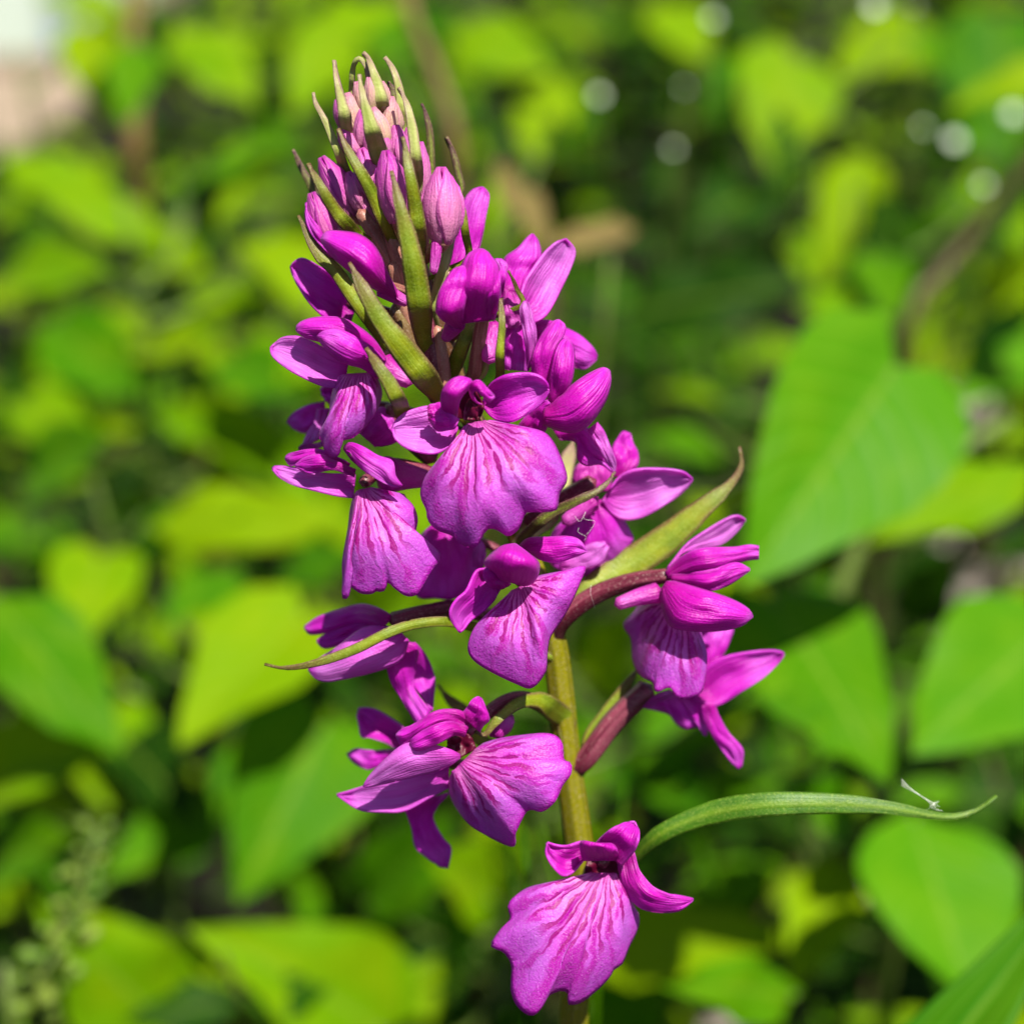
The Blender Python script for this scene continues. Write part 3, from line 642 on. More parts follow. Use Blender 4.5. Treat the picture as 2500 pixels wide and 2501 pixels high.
petal('column', 3, [(520, 1800), (520, 1720), (540, 1640), (570, 1600)], [(640, 1800), (640, 1740), (630, 1660), (575, 1602)], (6.5, 7.2), 'throat', f, bulge=1.0)
lip(4, (450, 110), (600, 90), [(405, 170), (385, 270), (320, 345), (200, 440), (115, 555), (92, 680), (138, 790), (150, 870), (220, 945), (340, 990), (400, 1052), (512, 1084), (570, 990), (622, 932), (700, 948), (772, 992), (850, 940), (890, 855), (925, 806), (1050, 802), (1150, 788), (1166, 710), (1180, 650), (1232, 560), (1216, 460), (1172, 350), (1120, 250), (1050, 182), (900, 142), (750, 112), (670, 92)], 'lip', f, 6.5, (6, 7, 8, 8, 7, 6), 3.0, 2.0)

# --- flower below it with a round hood
f = flower(4, (850, 1330), 4, radii=(90, 90), drop=110)
petal('hood', 4, [(700, 1330), (620, 1250), (590, 1205), (650, 1128), (740, 1070), (830, 1058)], [(900, 1385), (970, 1360), (1012, 1280), (1008, 1200), (930, 1130), (834, 1060)], (6, 9.0, 7), 'hood', f, bulge=3.2)
petal('petal', 4, [(690, 1430), (620, 1380), (580, 1310), (600, 1230)], [(790, 1380), (770, 1330), (700, 1280), (610, 1232)], (6, 7.5), 'hood', f, bulge=1.2)
petal('sepal', 4, [(600, 1250), (520, 1270), (445, 1420), (370, 1490), (320, 1570), (325, 1650), (392, 1750)], [(720, 1400), (680, 1480), (630, 1545), (560, 1600), (480, 1662), (430, 1725), (396, 1752)], (5.5, 7, 7), 'petal', f, bulge=-1.0, tilt=0.8)
petal('sepal', 4, [(860, 1070), (940, 1012), (1100, 1005), (1240, 1000), (1340, 1030), (1390, 1110)], [(930, 1120), (1030, 1180), (1150, 1200), (1260, 1172), (1340, 1140), (1392, 1114)], (4, 5, 5), 'hood', f, bulge=0.7)
lip(4, (800, 1430), (960, 1350), [(765, 1500), (690, 1562), (560, 1662), (490, 1765), (462, 1880), (505, 1970), (640, 2060), (840, 2155), (962, 2188), (1062, 2066), (1075, 1950), (1085, 1850), (1112, 1770), (1200, 1640), (1280, 1490), (1332, 1370), (1378, 1238), (1250, 1268), (1130, 1290), (1020, 1312)], 'lip', f, 5.5, (5, 7, 7, 6, 5), 2.2, 1.6)

# --- flower at the right, one wide sepal against the dark (sheet 5)
f = flower(5, (330, 290), -3, path=[(140, 400)], radii=(90, 90), drop=60)
petal('sepal', 5, [(430, 330), (480, 262), (560, 220), (700, 214), (830, 230), (888, 272)], [(385, 390), (440, 465), (510, 500), (620, 482), (760, 402), (850, 330), (889, 278)], (-3, -3, -4), 'pale', f, bulge=-0.9, tilt=0.6)
petal('sepal', 5, [(400, 260), (440, 110), (475, 40), (505, 5), (540, 20)], [(520, 260), (582, 195), (585, 130), (555, 70), (545, 25)], (-5, -6), 'hood', f, bulge=0.6)
petal('petal', 5, [(220, 340), (230, 230), (270, 180), (320, 170)], [(430, 340), (440, 270), (420, 200), (330, 172)], (-4, -4.5), 'spur', f, bulge=0.6)
lip(5, (260, 420), (400, 380), [(180, 490), (100, 590), (80, 700), (150, 780), (330, 810), (440, 730), (550, 622), (540, 565), (480, 465), (430, 410)], 'petal', f, -4, -5.5, 1.0, 0.8)
petal('petal', 5, [(150, 745), (250, 670), (330, 630), (400, 620)], [(160, 780), (260, 780), (380, 740), (425, 650)], (-3.4, -3.0), 'pale', f, bulge=0.4)
tube('spur', 4, [(1440, 720), (1330, 800), (1225, 880)], (80, 70, 52), (-2, -1.5), 'spur', f, seg=12)

# --- flower at the right seen from the side above the long bract's ovary
f = flower(5, (745, 810), -1, path=[(180, 1040), (350, 915), (560, 838)], radii=(120, 82), drop=60)
petal('sepal', 5, [(745, 770), (850, 640), (960, 560), (1080, 490), (1140, 474), (1180, 495)], [(780, 770), (830, 690), (930, 658), (1040, 640), (1120, 585), (1182, 505)], (-1, -3, -4), 'pale', f, bulge=-0.8, tilt=0.5)
petal('hood', 5, [(735, 790), (850, 690), (980, 655), (1120, 652), (1200, 640), (1256, 645)], [(760, 830), (900, 790), (1020, 770), (1130, 738), (1200, 722), (1256, 716)], (-0.5, 1.2, 0), 'hood', f, bulge=1.0)
petal('petal', 5, [(770, 805), (900, 790), (1010, 770), (1130, 738), (1206, 772)], [(770, 840), (880, 868), (980, 896), (1090, 858), (1204, 782)], (0, 1.5, 1), 'hood', f, bulge=0.9)
petal('sepal', 5, [(745, 840), (800, 845), (950, 888), (1100, 940), (1190, 990), (1220, 1030)], [(718, 880), (720, 980), (765, 1088), (870, 1112), (1010, 1116), (1150, 1090), (1221, 1036)], (0.5, 3.2, 3), 'hood', f, bulge=1.5)
lip(5, (690, 930), (900, 1060), [(600, 945), (570, 1010), (508, 1080), (550, 1160), (560, 1280), (600, 1360), (672, 1405), (688, 1455), (762, 1432), (800, 1480), (852, 1492), (930, 1460), (955, 1370), (964, 1250), (930, 1120)], 'lip', f, -1, (-7, -5, 0.5, 1, -1), 1.4, 0.8)
tube('spur', 5, [(690, 905), (580, 930), (475, 966)], (60, 48, 36), (-0.5, 0.5), 'spur', f, seg=12)

# --- flower below it at the right
f = flower(5, (640, 1440), -5, path=[(285, 1840), (450, 1620)], radii=(120, 125), drop=20, mat='ovary')
petal('sepal', 5, [(900, 1490), (960, 1330), (1060, 1262), (1230, 1230), (1350, 1225), (1395, 1240)], [(890, 1495), (1020, 1532), (1150, 1462), (1290, 1370), (1375, 1285), (1396, 1246)], (-5, -5, -6), 'petal', f, bulge=-0.8)
petal('sepal', 5, [(900, 1380), (920, 1260), (930, 1110), (1000, 1080)], [(960, 1330), (1050, 1260), (1110, 1130), (1110, 1075)], (-6, -7), 'petal', f, bulge=0.5)
lip(5, (640, 1470), (900, 1480), [(610, 1540), (680, 1555), (760, 1580), (800, 1630), (850, 1655), (930, 1650), (960, 1700), (985, 1600), (975, 1520)], 'petal', f, -5.5, -6.5, 0.5, 0.4)
petal('petal', 5, [(610, 1542), (650, 1500), (700, 1460), (760, 1440)], [(625, 1545), (680, 1520), (760, 1490), (800, 1470)], (-4, -4), 'spur', f, bulge=0.4)
petal('petal', 5, [(940, 1530), (950, 1600), (1000, 1700), (1080, 1820), (1140, 1882)], [(1015, 1520), (1040, 1600), (1085, 1680), (1165, 1775), (1160, 1870)], (-5, -5, -5), 'petal', f, bulge=0.7)

# --- flower at the lower left behind the thin bract (sheet 6)
f = flower(6, (1090, 530), 0, path=[(1650, 450), (1380, 465)], radii=(120, 120), drop=60)
petal('hood', 6, [(1090, 500), (980, 438), (850, 404), (700, 440), (510, 505), (400, 580)], [(1010, 610), (850, 565), (700, 590), (560, 630), (440, 640), (400, 592)], (0, -3, -5), 'hood', f, bulge=1.0)
petal('petal', 6, [(1000, 590), (860, 555), (700, 590), (560, 640), (495, 690)], [(960, 640), (830, 650), (700, 712), (560, 752), (498, 705)], (0, -2.5, -4), 'hood', f, bulge=0.6)
petal('sepal', 6, [(1130, 600), (1000, 575), (850, 595), (650, 745), (520, 830), (430, 915)], [(1215, 690), (1160, 840), (1020, 912), (800, 972), (600, 1012), (490, 990), (432, 925)], (1, 1.6, -0.5), 'pale', f, bulge=0.9, tilt=-0.4)
petal('lip', 6, [(1040, 880), (1080, 1020), (1150, 1140), (1240, 1280), (1300, 1380)], [(1200, 700), (1290, 730), (1270, 900), (1260, 1060), (1390, 1250)], (0, -1, 1), 'petal', f, bulge=0.5)
petal('lip', 6, [(1200, 720), (1200, 880), (1240, 1030), (1320, 1130), (1390, 1240)], [(1260, 705), (1340, 790), (1405, 920), (1425, 1040), (1400, 1245)], (-0.5, -2.5, 0), 'petal', f, bulge=0.5, tilt=0.6)

# --- flower at the lower middle, hood to the left (sheet 7)
f = flower(7, (1010, 560), 4, path=[(1480, 330), (1260, 350)], radii=(120, 80), drop=60)
petal('hood', 7, [(1040, 470), (960, 405), (850, 396), (760, 420), (650, 490), (540, 535), (496, 570)], [(1010, 560), (900, 500), (800, 500), (680, 560), (600, 620), (540, 655), (498, 600)], (5, 6, 5), 'hood', f, bulge=1.2)
petal('petal', 7, [(1010, 520), (900, 480), (800, 500), (700, 545), (620, 600), (598, 650)], [(1000, 590), (920, 580), (840, 620), (740, 665), (650, 692), (600, 660)], (6, 7.2, 6.5), 'hood', f, bulge=1.2)
petal('petal', 7, [(960, 430), (1000, 395), (1040, 335), (1080, 306), (1110, 312)], [(1100, 560), (1130, 510), (1172, 465), (1145, 385), (1114, 313)], (5, 6, 5), 'hood', f, bulge=0.9)
petal('sepal', 7, [(960, 720), (880, 680), (720, 640), (560, 645), (420, 755), (300, 880), (258, 945)], [(960, 745), (885, 800), (760, 850), (600, 888), (430, 928), (300, 955), (258, 950)], (6, 6, 5), 'pale', f, bulge=0.8, tilt=0.3)
petal('sepal', 7, [(880, 800), (720, 860), (500, 905), (300, 942), (150, 990), (66, 1012)], [(880, 960), (720, 1050), (560, 1132), (400, 1142), (240, 1128), (130, 1062), (68, 1018)], (3, 2.5, 1), 'pale', f, bulge=-0.6, tilt=-0.2)
lip(7, (900, 850), (1070, 690), [(880, 950), (895, 1020), (950, 1130), (1050, 1240), (1200, 1330), (1352, 1388), (1362, 1300), (1430, 1150), (1480, 1118), (1560, 1132), (1650, 1060), (1700, 950), (1762, 865), (1762, 790), (1712, 762), (1702, 650), (1655, 590), (1560, 573), (1400, 588), (1250, 610), (1130, 645)], 'lip', f, 5.5, (1, 4, 7, 7.5, 6, 5), 1.6, 1.4)
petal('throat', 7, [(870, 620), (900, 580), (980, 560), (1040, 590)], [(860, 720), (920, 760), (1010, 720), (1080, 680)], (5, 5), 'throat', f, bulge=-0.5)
tube('spur', 7, [(1210, 560), (1280, 500), (1325, 455)], (70, 70, 44), (2.5, 2), 'spur', f, seg=12)
# flower at the back of it
f = flower(7, (640, 760), -4, radii=(70, 70))
petal('petal', 7, [(640, 620), (520, 500), (360, 402), (280, 384), (222, 390)], [(520, 700), (420, 640), (300, 602), (240, 592), (215, 440)], (-4, -5, -6), 'hood', f, bulge=-0.6)
petal('sepal', 7, [(560, 690), (450, 690), (300, 690), (200, 678), (140, 715)], [(480, 800), (390, 805), (290, 832), (190, 780), (142, 725)], (-5, -6, -7), 'petal', f, bulge=0.4)
petal('lip', 7, [(540, 1090), (580, 1180), (612, 1280), (640, 1400), (720, 1475), (820, 1540)], [(880, 1000), (800, 1100), (768, 1190), (840, 1335), (895, 1405), (872, 1550)], (-1.5, -3, -4), 'petal', f, bulge=-0.5)

# --- lowest flower, facing the viewer (sheet 8)
f = flower(8, (1040, 640), 4, radii=(130, 130), drop=120)
petal('hood', 8, [(880, 650), (860, 560), (870, 500), (960, 515), (1060, 520)], [(1150, 650), (1160, 600), (1130, 540), (1100, 520), (1065, 520)], (6, 8, 7.5), 'hood', f, bulge=1.6)
petal('petal', 8, [(970, 520), (1040, 450), (1120, 390), (1200, 352), (1282, 345)], [(1180, 690), (1230, 640), (1290, 560), (1325, 430), (1286, 346)], (6.5, 8.5, 7), 'hood', f, bulge=-0.6, tilt=-0.5)
petal('sepal', 8, [(960, 520), (870, 500), (760, 532), (680, 530), (600, 508)], [(890, 640), (800, 745), (722, 776), (640, 702), (588, 600), (592, 515)], (6, 7, 6.5), 'hood', f, bulge=-0.8)
petal('sepal', 8, [(1280, 580), (1330, 740), (1430, 852), (1530, 902), (1650, 930), (1742, 950)], [(1150, 640), (1180, 830), (1250, 950), (1350, 1030), (1500, 1056), (1640, 1040), (1742, 962)], (5, 6.5, 6), 'hood', f, bulge=0.8, tilt=0.4)
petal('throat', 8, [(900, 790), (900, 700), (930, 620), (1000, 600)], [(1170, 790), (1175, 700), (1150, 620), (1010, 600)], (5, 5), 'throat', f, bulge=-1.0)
lip(8, (930, 750), (1140, 750), [(890, 790), (800, 832), (600, 840), (450, 868), (340, 940), (290, 1010), (310, 1110), (230, 1200), (158, 1320), (258, 1368), (320, 1470), (318, 1580), (322, 1690), (370, 1800), (480, 1868), (560, 1790), (602, 1712), (700, 1670), (765, 1690), (762, 1775), (860, 1762), (980, 1670), (1080, 1570), (1120, 1500), (1180, 1462), (1240, 1320), (1302, 1190), (1312, 1080), (1250, 1010), (1180, 920), (1150, 830)], 'lip', f, 5.0, (3, 6, 7, 6, 3), 2.4, 1.2)

# ------------------------------------------------------------------ what stands behind the orchid
def BG(x, y, Z):
    """a point Z metres in front of the lens along the view axis (sheet of 1931 units)"""
    k = FW / DIST / 1931.0 * Z
    return CAM + FWD * Z + RGT * ((x - 965.5) * k) + UPV * ((966 - y) * k)
def proj(p):
    v = p - CAM; Z = v.dot(FWD)
    if Z < 0.02: return None
    k = FW / DIST / 1931.0 * Z
    return (965.5 + v.dot(RGT) / k, 966 - v.dot(UPV) / k, Z)

def leaf_mesh(name, shape, nu=7, nv=9, droop=0.25, fold=0.22, wave=0.03):
    """unit leaf: base at the origin, tip at y = 1, half width 0.5"""
    V = []; U = []
    for i in range(nv):
        t = i / (nv - 1); wd = lerp_list(shape, t) * 0.5
        for j in range(nu):
            s = j / (nu - 1) * 2 - 1
            z = fold * abs(s) * wd * 0.9 - droop * t * t * 0.6 - 0.10 * (s * s) * wd + wave * math.sin(t * 13 + s * 2) * abs(s)
            y = t - 0.10 * abs(s) * (1 - t) * (1 if shape[0] > 0.3 else 0)
            V.append(Vector((s * wd, y, z))); U.append((s * 0.5 + 0.5, t))
    me = bpy.data.meshes.new(name)
    me.from_pydata(V, [], grid_faces(nu, nv))
    ul = me.uv_layers.new(name='UVMap')
    for lp in me.loops: ul.data[lp.index].uv = U[lp.vertex_index]
    me.polygons.foreach_set('use_smooth', [True] * len(me.polygons)); me.update()
    return me
SHAPES = {'ovate': (0.10, 0.72, 1.0, 0.94, 0.74, 0.42, 0.03), 'heart': (0.42, 0.98, 1.0, 0.90, 0.66, 0.34, 0.02), 'ellipse': (0.06, 0.55, 0.92, 1.0, 0.86, 0.50, 0.03), 'lance': (0.10, 0.6, 0.9, 1.0, 0.85, 0.55, 0.02)}
LM = {}
def leaf_data(shape, mat, var):
    key = (shape, mat, var)
    if key not in LM:
        me = leaf_mesh('leaf', SHAPES[shape], droop=(0.10, 0.30, 0.5)[var % 3], fold=(0.30, 0.12, 0.45)[var % 3], wave=(0.02, 0.05, 0.03)[var % 3])
        me.materials.append(M[mat]); LM[key] = me
    return LM[key]
def add_leaf(parent, base, direc, normal, length, width, shape, mat, var=0):
    o = bpy.data.objects.new('leaf', leaf_data(shape, mat, var)); COL.objects.link(o)
    y = direc.normalized(); z = (normal - y * normal.dot(y)).normalized(); x = y.cross(z)
    rot = Matrix((x, y, z)).transposed().to_4x4()
    o.parent = parent
    o.matrix_basis = Matrix.Translation(base - WPOS[parent.name]) @ rot @ Matrix.Diagonal((width, length, length, 1))
    return o
class Tubes:
    """collects the branching stem of ONE plant"""
    def __init__(s): s.V = []; s.F = []; s.U = []
    def add(s, pts, seg=6, n=None):
        V, F, U = tube_world('', pts, None, seg=seg, n=n or 2 + 2 * len(pts), extra=True)
        b = len(s.V); s.V += V; s.U += U; s.F += [tuple(i + b for i in f) for f in F]
    def build(s, parent, mat, name='stem'): return mesh_obj(name, s.V, s.F, s.U, M[mat], WPOS[parent.name], parent)

# --- the leaves that can be told apart in the photograph: base, tip, width, distance, kind, shape
T = [(1690, 690, 1425, 1075, 350, .26, 'leaf_gloss', 'heart'), (1450, 1130, 1690, 1425, 310, .27, 'leaf_mid', 'heart'), (2000, 1170, 1742, 1395, 270, .28, 'leaf_gloss', 'ovate'),
     (1720, 1540, 1830, 1860, 300, .27, 'leaf_gloss', 'ovate'), (1590, 1620, 1500, 1845, 130, .30, 'leaf_yellow', 'ovate'), (1110, 1800, 1455, 1742, 170, .24, 'leaf_yellow', 'ovate'),
     (1960, 890, 1690, 975, 120, .30, 'leaf_yellow', 'ovate'), (1960, 640, 1815, 745, 170, .33, 'leaf_gloss', 'heart'), (1500, 110, 1460, 275, 190, .40, 'leaf_yellow', 'heart'),
     (1640, 300, 1560, 475, 115, .38, 'leaf_yellow', 'ovate'), (1160, 600, 1500, 510, 140, .36, 'leaf_dark', 'ovate'), (1240, 740, 1355, 752, 80, .36, 'leaf_yellow', 'ovate'),
     (1210, 820, 1350, 865, 110, .34, 'leaf_mid', 'ovate'), (1750, 50, 1590, 125, 130, .45, 'leaf_yellow', 'ovate'), (1880, 40, 1900, 290, 200, .42, 'leaf_mid', 'heart'),
     (1240, 10, 1335, 110, 120, .5, 'leaf_yellow', 'ovate'), (1050, 150, 1000, 265, 110, .42, 'leaf_yellow', 'ovate'), (1450, 350, 1330, 400, 130, .4, 'leaf_dark', 'ovate'),
     (1650, 630, 1550, 555, 120, .33, 'leaf_yellow', 'ovate'), (1420, 1290, 1560, 1390, 150, .26, 'leaf_gloss', 'ovate'), (1610, 1560, 1490, 1480, 110, .3, 'leaf_gloss', 'ovate'),
     (1360, 1270, 1230, 1420, 150, .3, 'leaf_mid', 'ovate'), (1170, 1440, 1335, 1500, 130, .30, 'leaf_mid', 'ovate'), (1340, 1660, 1285, 1560, 110, .28, 'leaf_gloss', 'ovate'),
     (1850, 320, 1940, 440, 140, .38, 'leaf_yellow', 'ovate'), (1860, 600, 1925, 470, 110, .36, 'leaf_yellow', 'ovate'), (1690, 510, 1800, 420, 120, .4, 'leaf_mid', 'ovate'),
     (1640, 480, 1690, 590, 110, .36, 'leaf_mid', 'ovate'), (1500, 1880, 1330, 1850, 120, .26, 'leaf_mid', 'ovate'), (1700, 1180, 1800, 1040, 100, .34, 'leaf_dark', 'ovate'),
     (575, 1160, 345, 1380, 240, .25, 'leaf_yellow', 'heart'), (190, 1050, 150, 1205, 160, .29, 'leaf_yellow', 'heart'), (-20, 1120, 195, 1365, 190, .24, 'leaf_mid', 'ovate'),
     (-40, 1500, 130, 1385, 170, .25, 'leaf_yellow', 'ovate'), (610, 1370, 480, 1650, 270, .26, 'leaf_mid', 'heart'), (720, 1950, 465, 1760, 260, .24, 'leaf_yellow', 'heart'),
     (320, 1950, 120, 1740, 230, .24, 'leaf_yellow', 'heart'), (290, 780, 645, 905, 115, .34, 'leaf_yellow', 'lance'), (0, 290, 300, 415, 130, .36, 'leaf_yellow', 'lance'),
     (370, 330, 500, 250, 170, .36, 'leaf_mid', 'ovate'), (90, 610, 245, 730, 150, .34, 'leaf_mid', 'ovate'), (290, 990, 620, 955, 130, .32, 'leaf_yellow', 'ovate'),
     (470, 460, 630, 565, 140, .34, 'leaf_yellow', 'ovate'), (10, 525, 190, 500, 120, .35, 'leaf_yellow', 'ovate'), (320, 560, 490, 565, 110, .36, 'leaf_yellow', 'ovate'),
     (50, 910, 190, 825, 150, .3, 'leaf_mid', 'ovate'), (450, 1080, 325, 1135, 110, .3, 'leaf_mid', 'ovate'), (690, 1710, 845, 1555, 150, .28, 'leaf_gloss', 'ovate'),
     (830, 1810, 925, 1715, 130, .28, 'leaf_gloss', 'ovate'), (400, 1530, 240, 1610, 130, .28, 'leaf_mid', 'ovate'), (650, 50, 555, 200, 120, .42, 'leaf_yellow', 'ovate'),
     (340, 50, 475, 160, 130, .42, 'leaf_yellow', 'ovate'), (150, 50, 205, 185, 110, .44, 'leaf_yellow', 'ovate'), (860, 50, 1020, 110, 120, .42, 'leaf_yellow', 'ovate'),
     (690, 20, 830, 95, 120, .46, 'leaf_mid', 'ovate'), (230, 1400, 340, 1490, 130, .28, 'leaf_dark', 'ovate'), (690, 1190, 770, 1095, 120, .28, 'leaf_yellow', 'ovate'),
     (880, 1240, 855, 1130, 110, .28, 'leaf_yellow', 'ovate'), (1120, 1300, 1185, 1170, 130, .28, 'leaf_yellow', 'ovate'), (1100, 1950, 1260, 1870, 130, .26, 'leaf_mid', 'ovate'),
     (900, 1420, 850, 1310, 140, .27, 'leaf_yellow', 'ovate'), (930, 1700, 830, 1620, 150, .27, 'leaf_yellow', 'ovate'), (-20, 1640, 110, 1580, 150, .25, 'leaf_mid', 'ovate'), (20, 760, 150, 800, 120, .32, 'leaf_yellow', 'ovate'),
     (250, 470, 380, 500, 110, .36, 'leaf_yellow', 'ovate'), (420, 680, 560, 740, 120, .33, 'leaf_mid', 'ovate'), (250, 660, 380, 640, 110, .35, 'leaf_yellow', 'ovate'), (530, 1080, 640, 1040, 100, .30, 'leaf_mid', 'ovate')]
rt = random.Random(21)
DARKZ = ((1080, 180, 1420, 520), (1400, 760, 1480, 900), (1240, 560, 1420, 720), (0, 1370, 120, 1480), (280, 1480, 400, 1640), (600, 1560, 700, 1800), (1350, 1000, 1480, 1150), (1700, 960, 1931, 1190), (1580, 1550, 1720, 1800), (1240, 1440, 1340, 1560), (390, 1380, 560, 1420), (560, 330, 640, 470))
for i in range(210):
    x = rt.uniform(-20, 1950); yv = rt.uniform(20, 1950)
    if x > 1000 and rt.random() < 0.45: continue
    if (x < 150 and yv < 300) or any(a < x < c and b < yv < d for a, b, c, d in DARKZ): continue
    an = rt.uniform(-0.6, 2.4) if x < 1000 else rt.uniform(0.6, 3.6); ln = rt.uniform(60, 150) * (1.0 if yv < 900 else 1.15)
    z = rt.uniform(.30, .36) if yv > 900 else rt.uniform(.34, .46)
    T.append((x, yv, x + math.cos(an) * ln, yv + math.sin(an) * ln, ln * rt.uniform(.45, .72), z, rt.choice(('leaf_yellow', 'leaf_yellow', 'leaf_mid', 'leaf_mid', 'leaf_dark', 'leaf_dark') if x < 1000 else ('leaf_yellow', 'leaf_mid', 'leaf_dark', 'leaf_dark')), rt.choice(('ovate', 'ovate', 'ellipse', 'heart')), 1))
T = [e if len(e) > 8 else (*e, 0) for e in T]
T = [(*e[:5], e[5] * ((1.12 if e[0] > 1380 and e[1] > 550 else 1.42) if e[5] < 0.33 else 1.5), *e[6:]) for e in T]
cells = {}
for e in T:
    p = BG((e[0] + e[2]) / 2, (e[1] + e[3]) / 2, e[5]); cells.setdefault((round(p.x / 0.10), round(p.y / 0.16)), []).append(e)
ANCH = [(850, 150, "the orchid's budding tip"), (560, 700, "the pale left-hand flowers"), (1100, 480, "the raised petals near the tip"), (1400, 870, "the long green bract"), (540, 1230, "the thin curved bract"), (1480, 1240, "the pair of side flowers"),
        (700, 1560, "the low flower with two pale sepals"), (1750, 1530, "the long strap leaf"), (1120, 1800, "the lowest flower"), (1850, 500, "the dark slanting twig"), (120, 1750, "the pale seed spike"), (90, 250, "the paving strip"), (1870, 1100, "the bare soil with stones"), (250, 1000, "the clump of yellow-green leaves"), (1300, 270, "the added light specks")]
def near_what(p, rank=0):
    q = proj(p)
    if rank: return sorted(ANCH, key=lambda a: (a[0] - q[0]) ** 2 + (a[1] - q[1]) ** 2)[rank][2]
    return min(ANCH, key=lambda a: (a[0] - q[0]) ** 2 + (a[1] - q[1]) ** 2)[2] if q else "the orchid"
USED = set()
TONE = {'leaf_yellow': 'yellow-green', 'leaf_mid': 'bright green', 'leaf_gloss': 'glossy green', 'leaf_dark': 'deep green'}
for (cx, cy), es in sorted(cells.items()):
    ps = [BG(e[0], e[1], e[5] + 0.012) for e in es]
    bx = sum(p.x for p in ps) / len(ps) + random.uniform(-.01, .01); by = sum(p.y for p in ps) / len(ps) + 0.04
    top = max(p.z for p in ps); bx = bx * 0.8 + cx * 0.10 * 0.2
    kind = es[0][6]
    pl = empty('leafy_plant', Vector((bx, by, -0.008)))
    mean = sum(ps, Vector()) / len(ps); kinds = [e[6] for e in es]; kind = max(sorted(set(kinds)), key=kinds.count)
    if any(e[:2] == (1690, 690) for e in es): tag(pl, 'broad-leaved plant with one large glossy heart-shaped leaf beside the long green bract', 'plant', 'leafy plants close behind the orchid')
    else:
        for rank in range(3):
            lb = 'garden plant with broad %s leaves close behind %s' % (TONE[kind], near_what(mean, rank))
            if lb not in USED: break
        USED.add(lb); tag(pl, lb, 'plant', 'leafy plants close behind the orchid')
    tb = Tubes(); base = WPOS[pl.name]
    axis = lambda z: Vector((bx + 0.008 * math.sin(z * 21 + bx * 90), by + 0.006 * math.sin(z * 17), z))
    hh = max(0.06, top - 0.004)
    tb.add([(axis(-0.02 + (hh + 0.02) * i / 5), 0.0019 * (1 - 0.12 * i)) for i in range(6)], n=20)
    for e, p in zip(es, ps):
        tip = BG(e[2], e[3], e[5] - 0.012); dr = tip - p
        nrm = to_sun * 0.75 - FWD * 0.55 + Vector((random.uniform(-.35, .35), random.uniform(-.3, .3), random.uniform(-.1, .3))) * (2.4 if e[8] else 1.0)
        px = FW / DIST / 1931.0 * e[5]
        add_leaf(pl, p, dr, nrm, dr.length * 1.04, e[4] * px * 1.12, e[7], e[6], 0 if e[6] == 'leaf_gloss' else random.randrange(3))
        hd = (Vector((p.x - bx, p.y - by, 0))).length
        zs = min(hh, max(0.01, p.z - 0.35 * hd - 0.01)); a = axis(zs)
        tb.add([(a, 0.0011), (a.lerp(p, 0.5) + Vector((0, 0, -0.15 * hd)), 0.0009), (p + dr * 0.03, 0.0007)], n=8)
    tb.build(pl, 'stalk')

# --- plants that fill the bed further back
def keep_clear(q):
    """openings where the photograph looks through to soil, wall and paving"""
    x, y, Z = q
    if Z > 0.2 and x < 125 and y < 265: return True
    for a, b, c, d in ((1755, 960, 1940, 1185), (1770, 600, 1910, 850), (1245, 1470, 1335, 1560), (1330, 1850, 1430, 1940), (1600, 1560, 1700, 1790), (400, 1040, 560, 1100), (560, 820, 640, 760)):
        if a < x < c and b < y < d and Z < 1.3: return True
    return False
def filler(bx, by, h, nst, size, tone, label, group, name='leafy_plant'):
    pl = empty(name, Vector((bx, by, -0.006))); tag(pl, label % near_what(Vector((bx, by, h * 0.7))), 'plant', group)
    tb = Tubes(); cnt = 0
    for s in range(nst):
        a = random.uniform(0, 6.283); lean = random.uniform(0.05, 0.42) * h; hs = h * random.uniform(0.65, 1.0)
        ax = lambda t, a=a, lean=lean, hs=hs: Vector((bx + math.cos(a) * lean * t ** 1.4, by + math.sin(a) * lean * t ** 1.4, -0.012 + (hs + 0.012) * t))
        tb.add([(ax(i / 4), size * (0.05 - 0.009 * i)) for i in range(5)], seg=5, n=9)
        nn = max(3, int(hs / (size * 0.62)))
        ph = random.uniform(0, 3)
        for i in range(nn):
            t = 0.22 + 0.78 * (i + random.random() * 0.3) / nn
            t = min(1, t); p = ax(t)
            for sd in (0, math.pi):
                if random.random() < 0.10: continue
                ang = ph + i * math.pi / 2 + sd + random.uniform(-.35, .35)
                el = random.uniform(-0.25, 0.65)
                dr = Vector((math.cos(ang) * math.cos(el), math.sin(ang) * math.cos(el), math.sin(el)))
                L = size * random.uniform(0.6, 1.15) * (1.0 - 0.35 * t ** 3)
                q = proj(p + dr * L * 0.6)
                if q and keep_clear(q): continue
                if q is None or q[2] < 0.235: continue
                nrm = Vector((random.uniform(-1, 1), random.uniform(-.9, .8), 0.8)) + to_sun * 0.25
                r = random.random() + 0.85 * (t - 0.62); mt = 'leaf_dark' if r < tone[0] else ('leaf_mid' if r < tone[1] else 'leaf_yellow')  # lower leaves darker, shade put into leaf colour; young tips yellower
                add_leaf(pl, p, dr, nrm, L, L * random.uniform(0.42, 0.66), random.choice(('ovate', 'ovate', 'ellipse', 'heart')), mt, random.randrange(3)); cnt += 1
    tb.build(pl, 'twig')
    return cnt
TOTAL = 0
y = 0.20
rows = 0
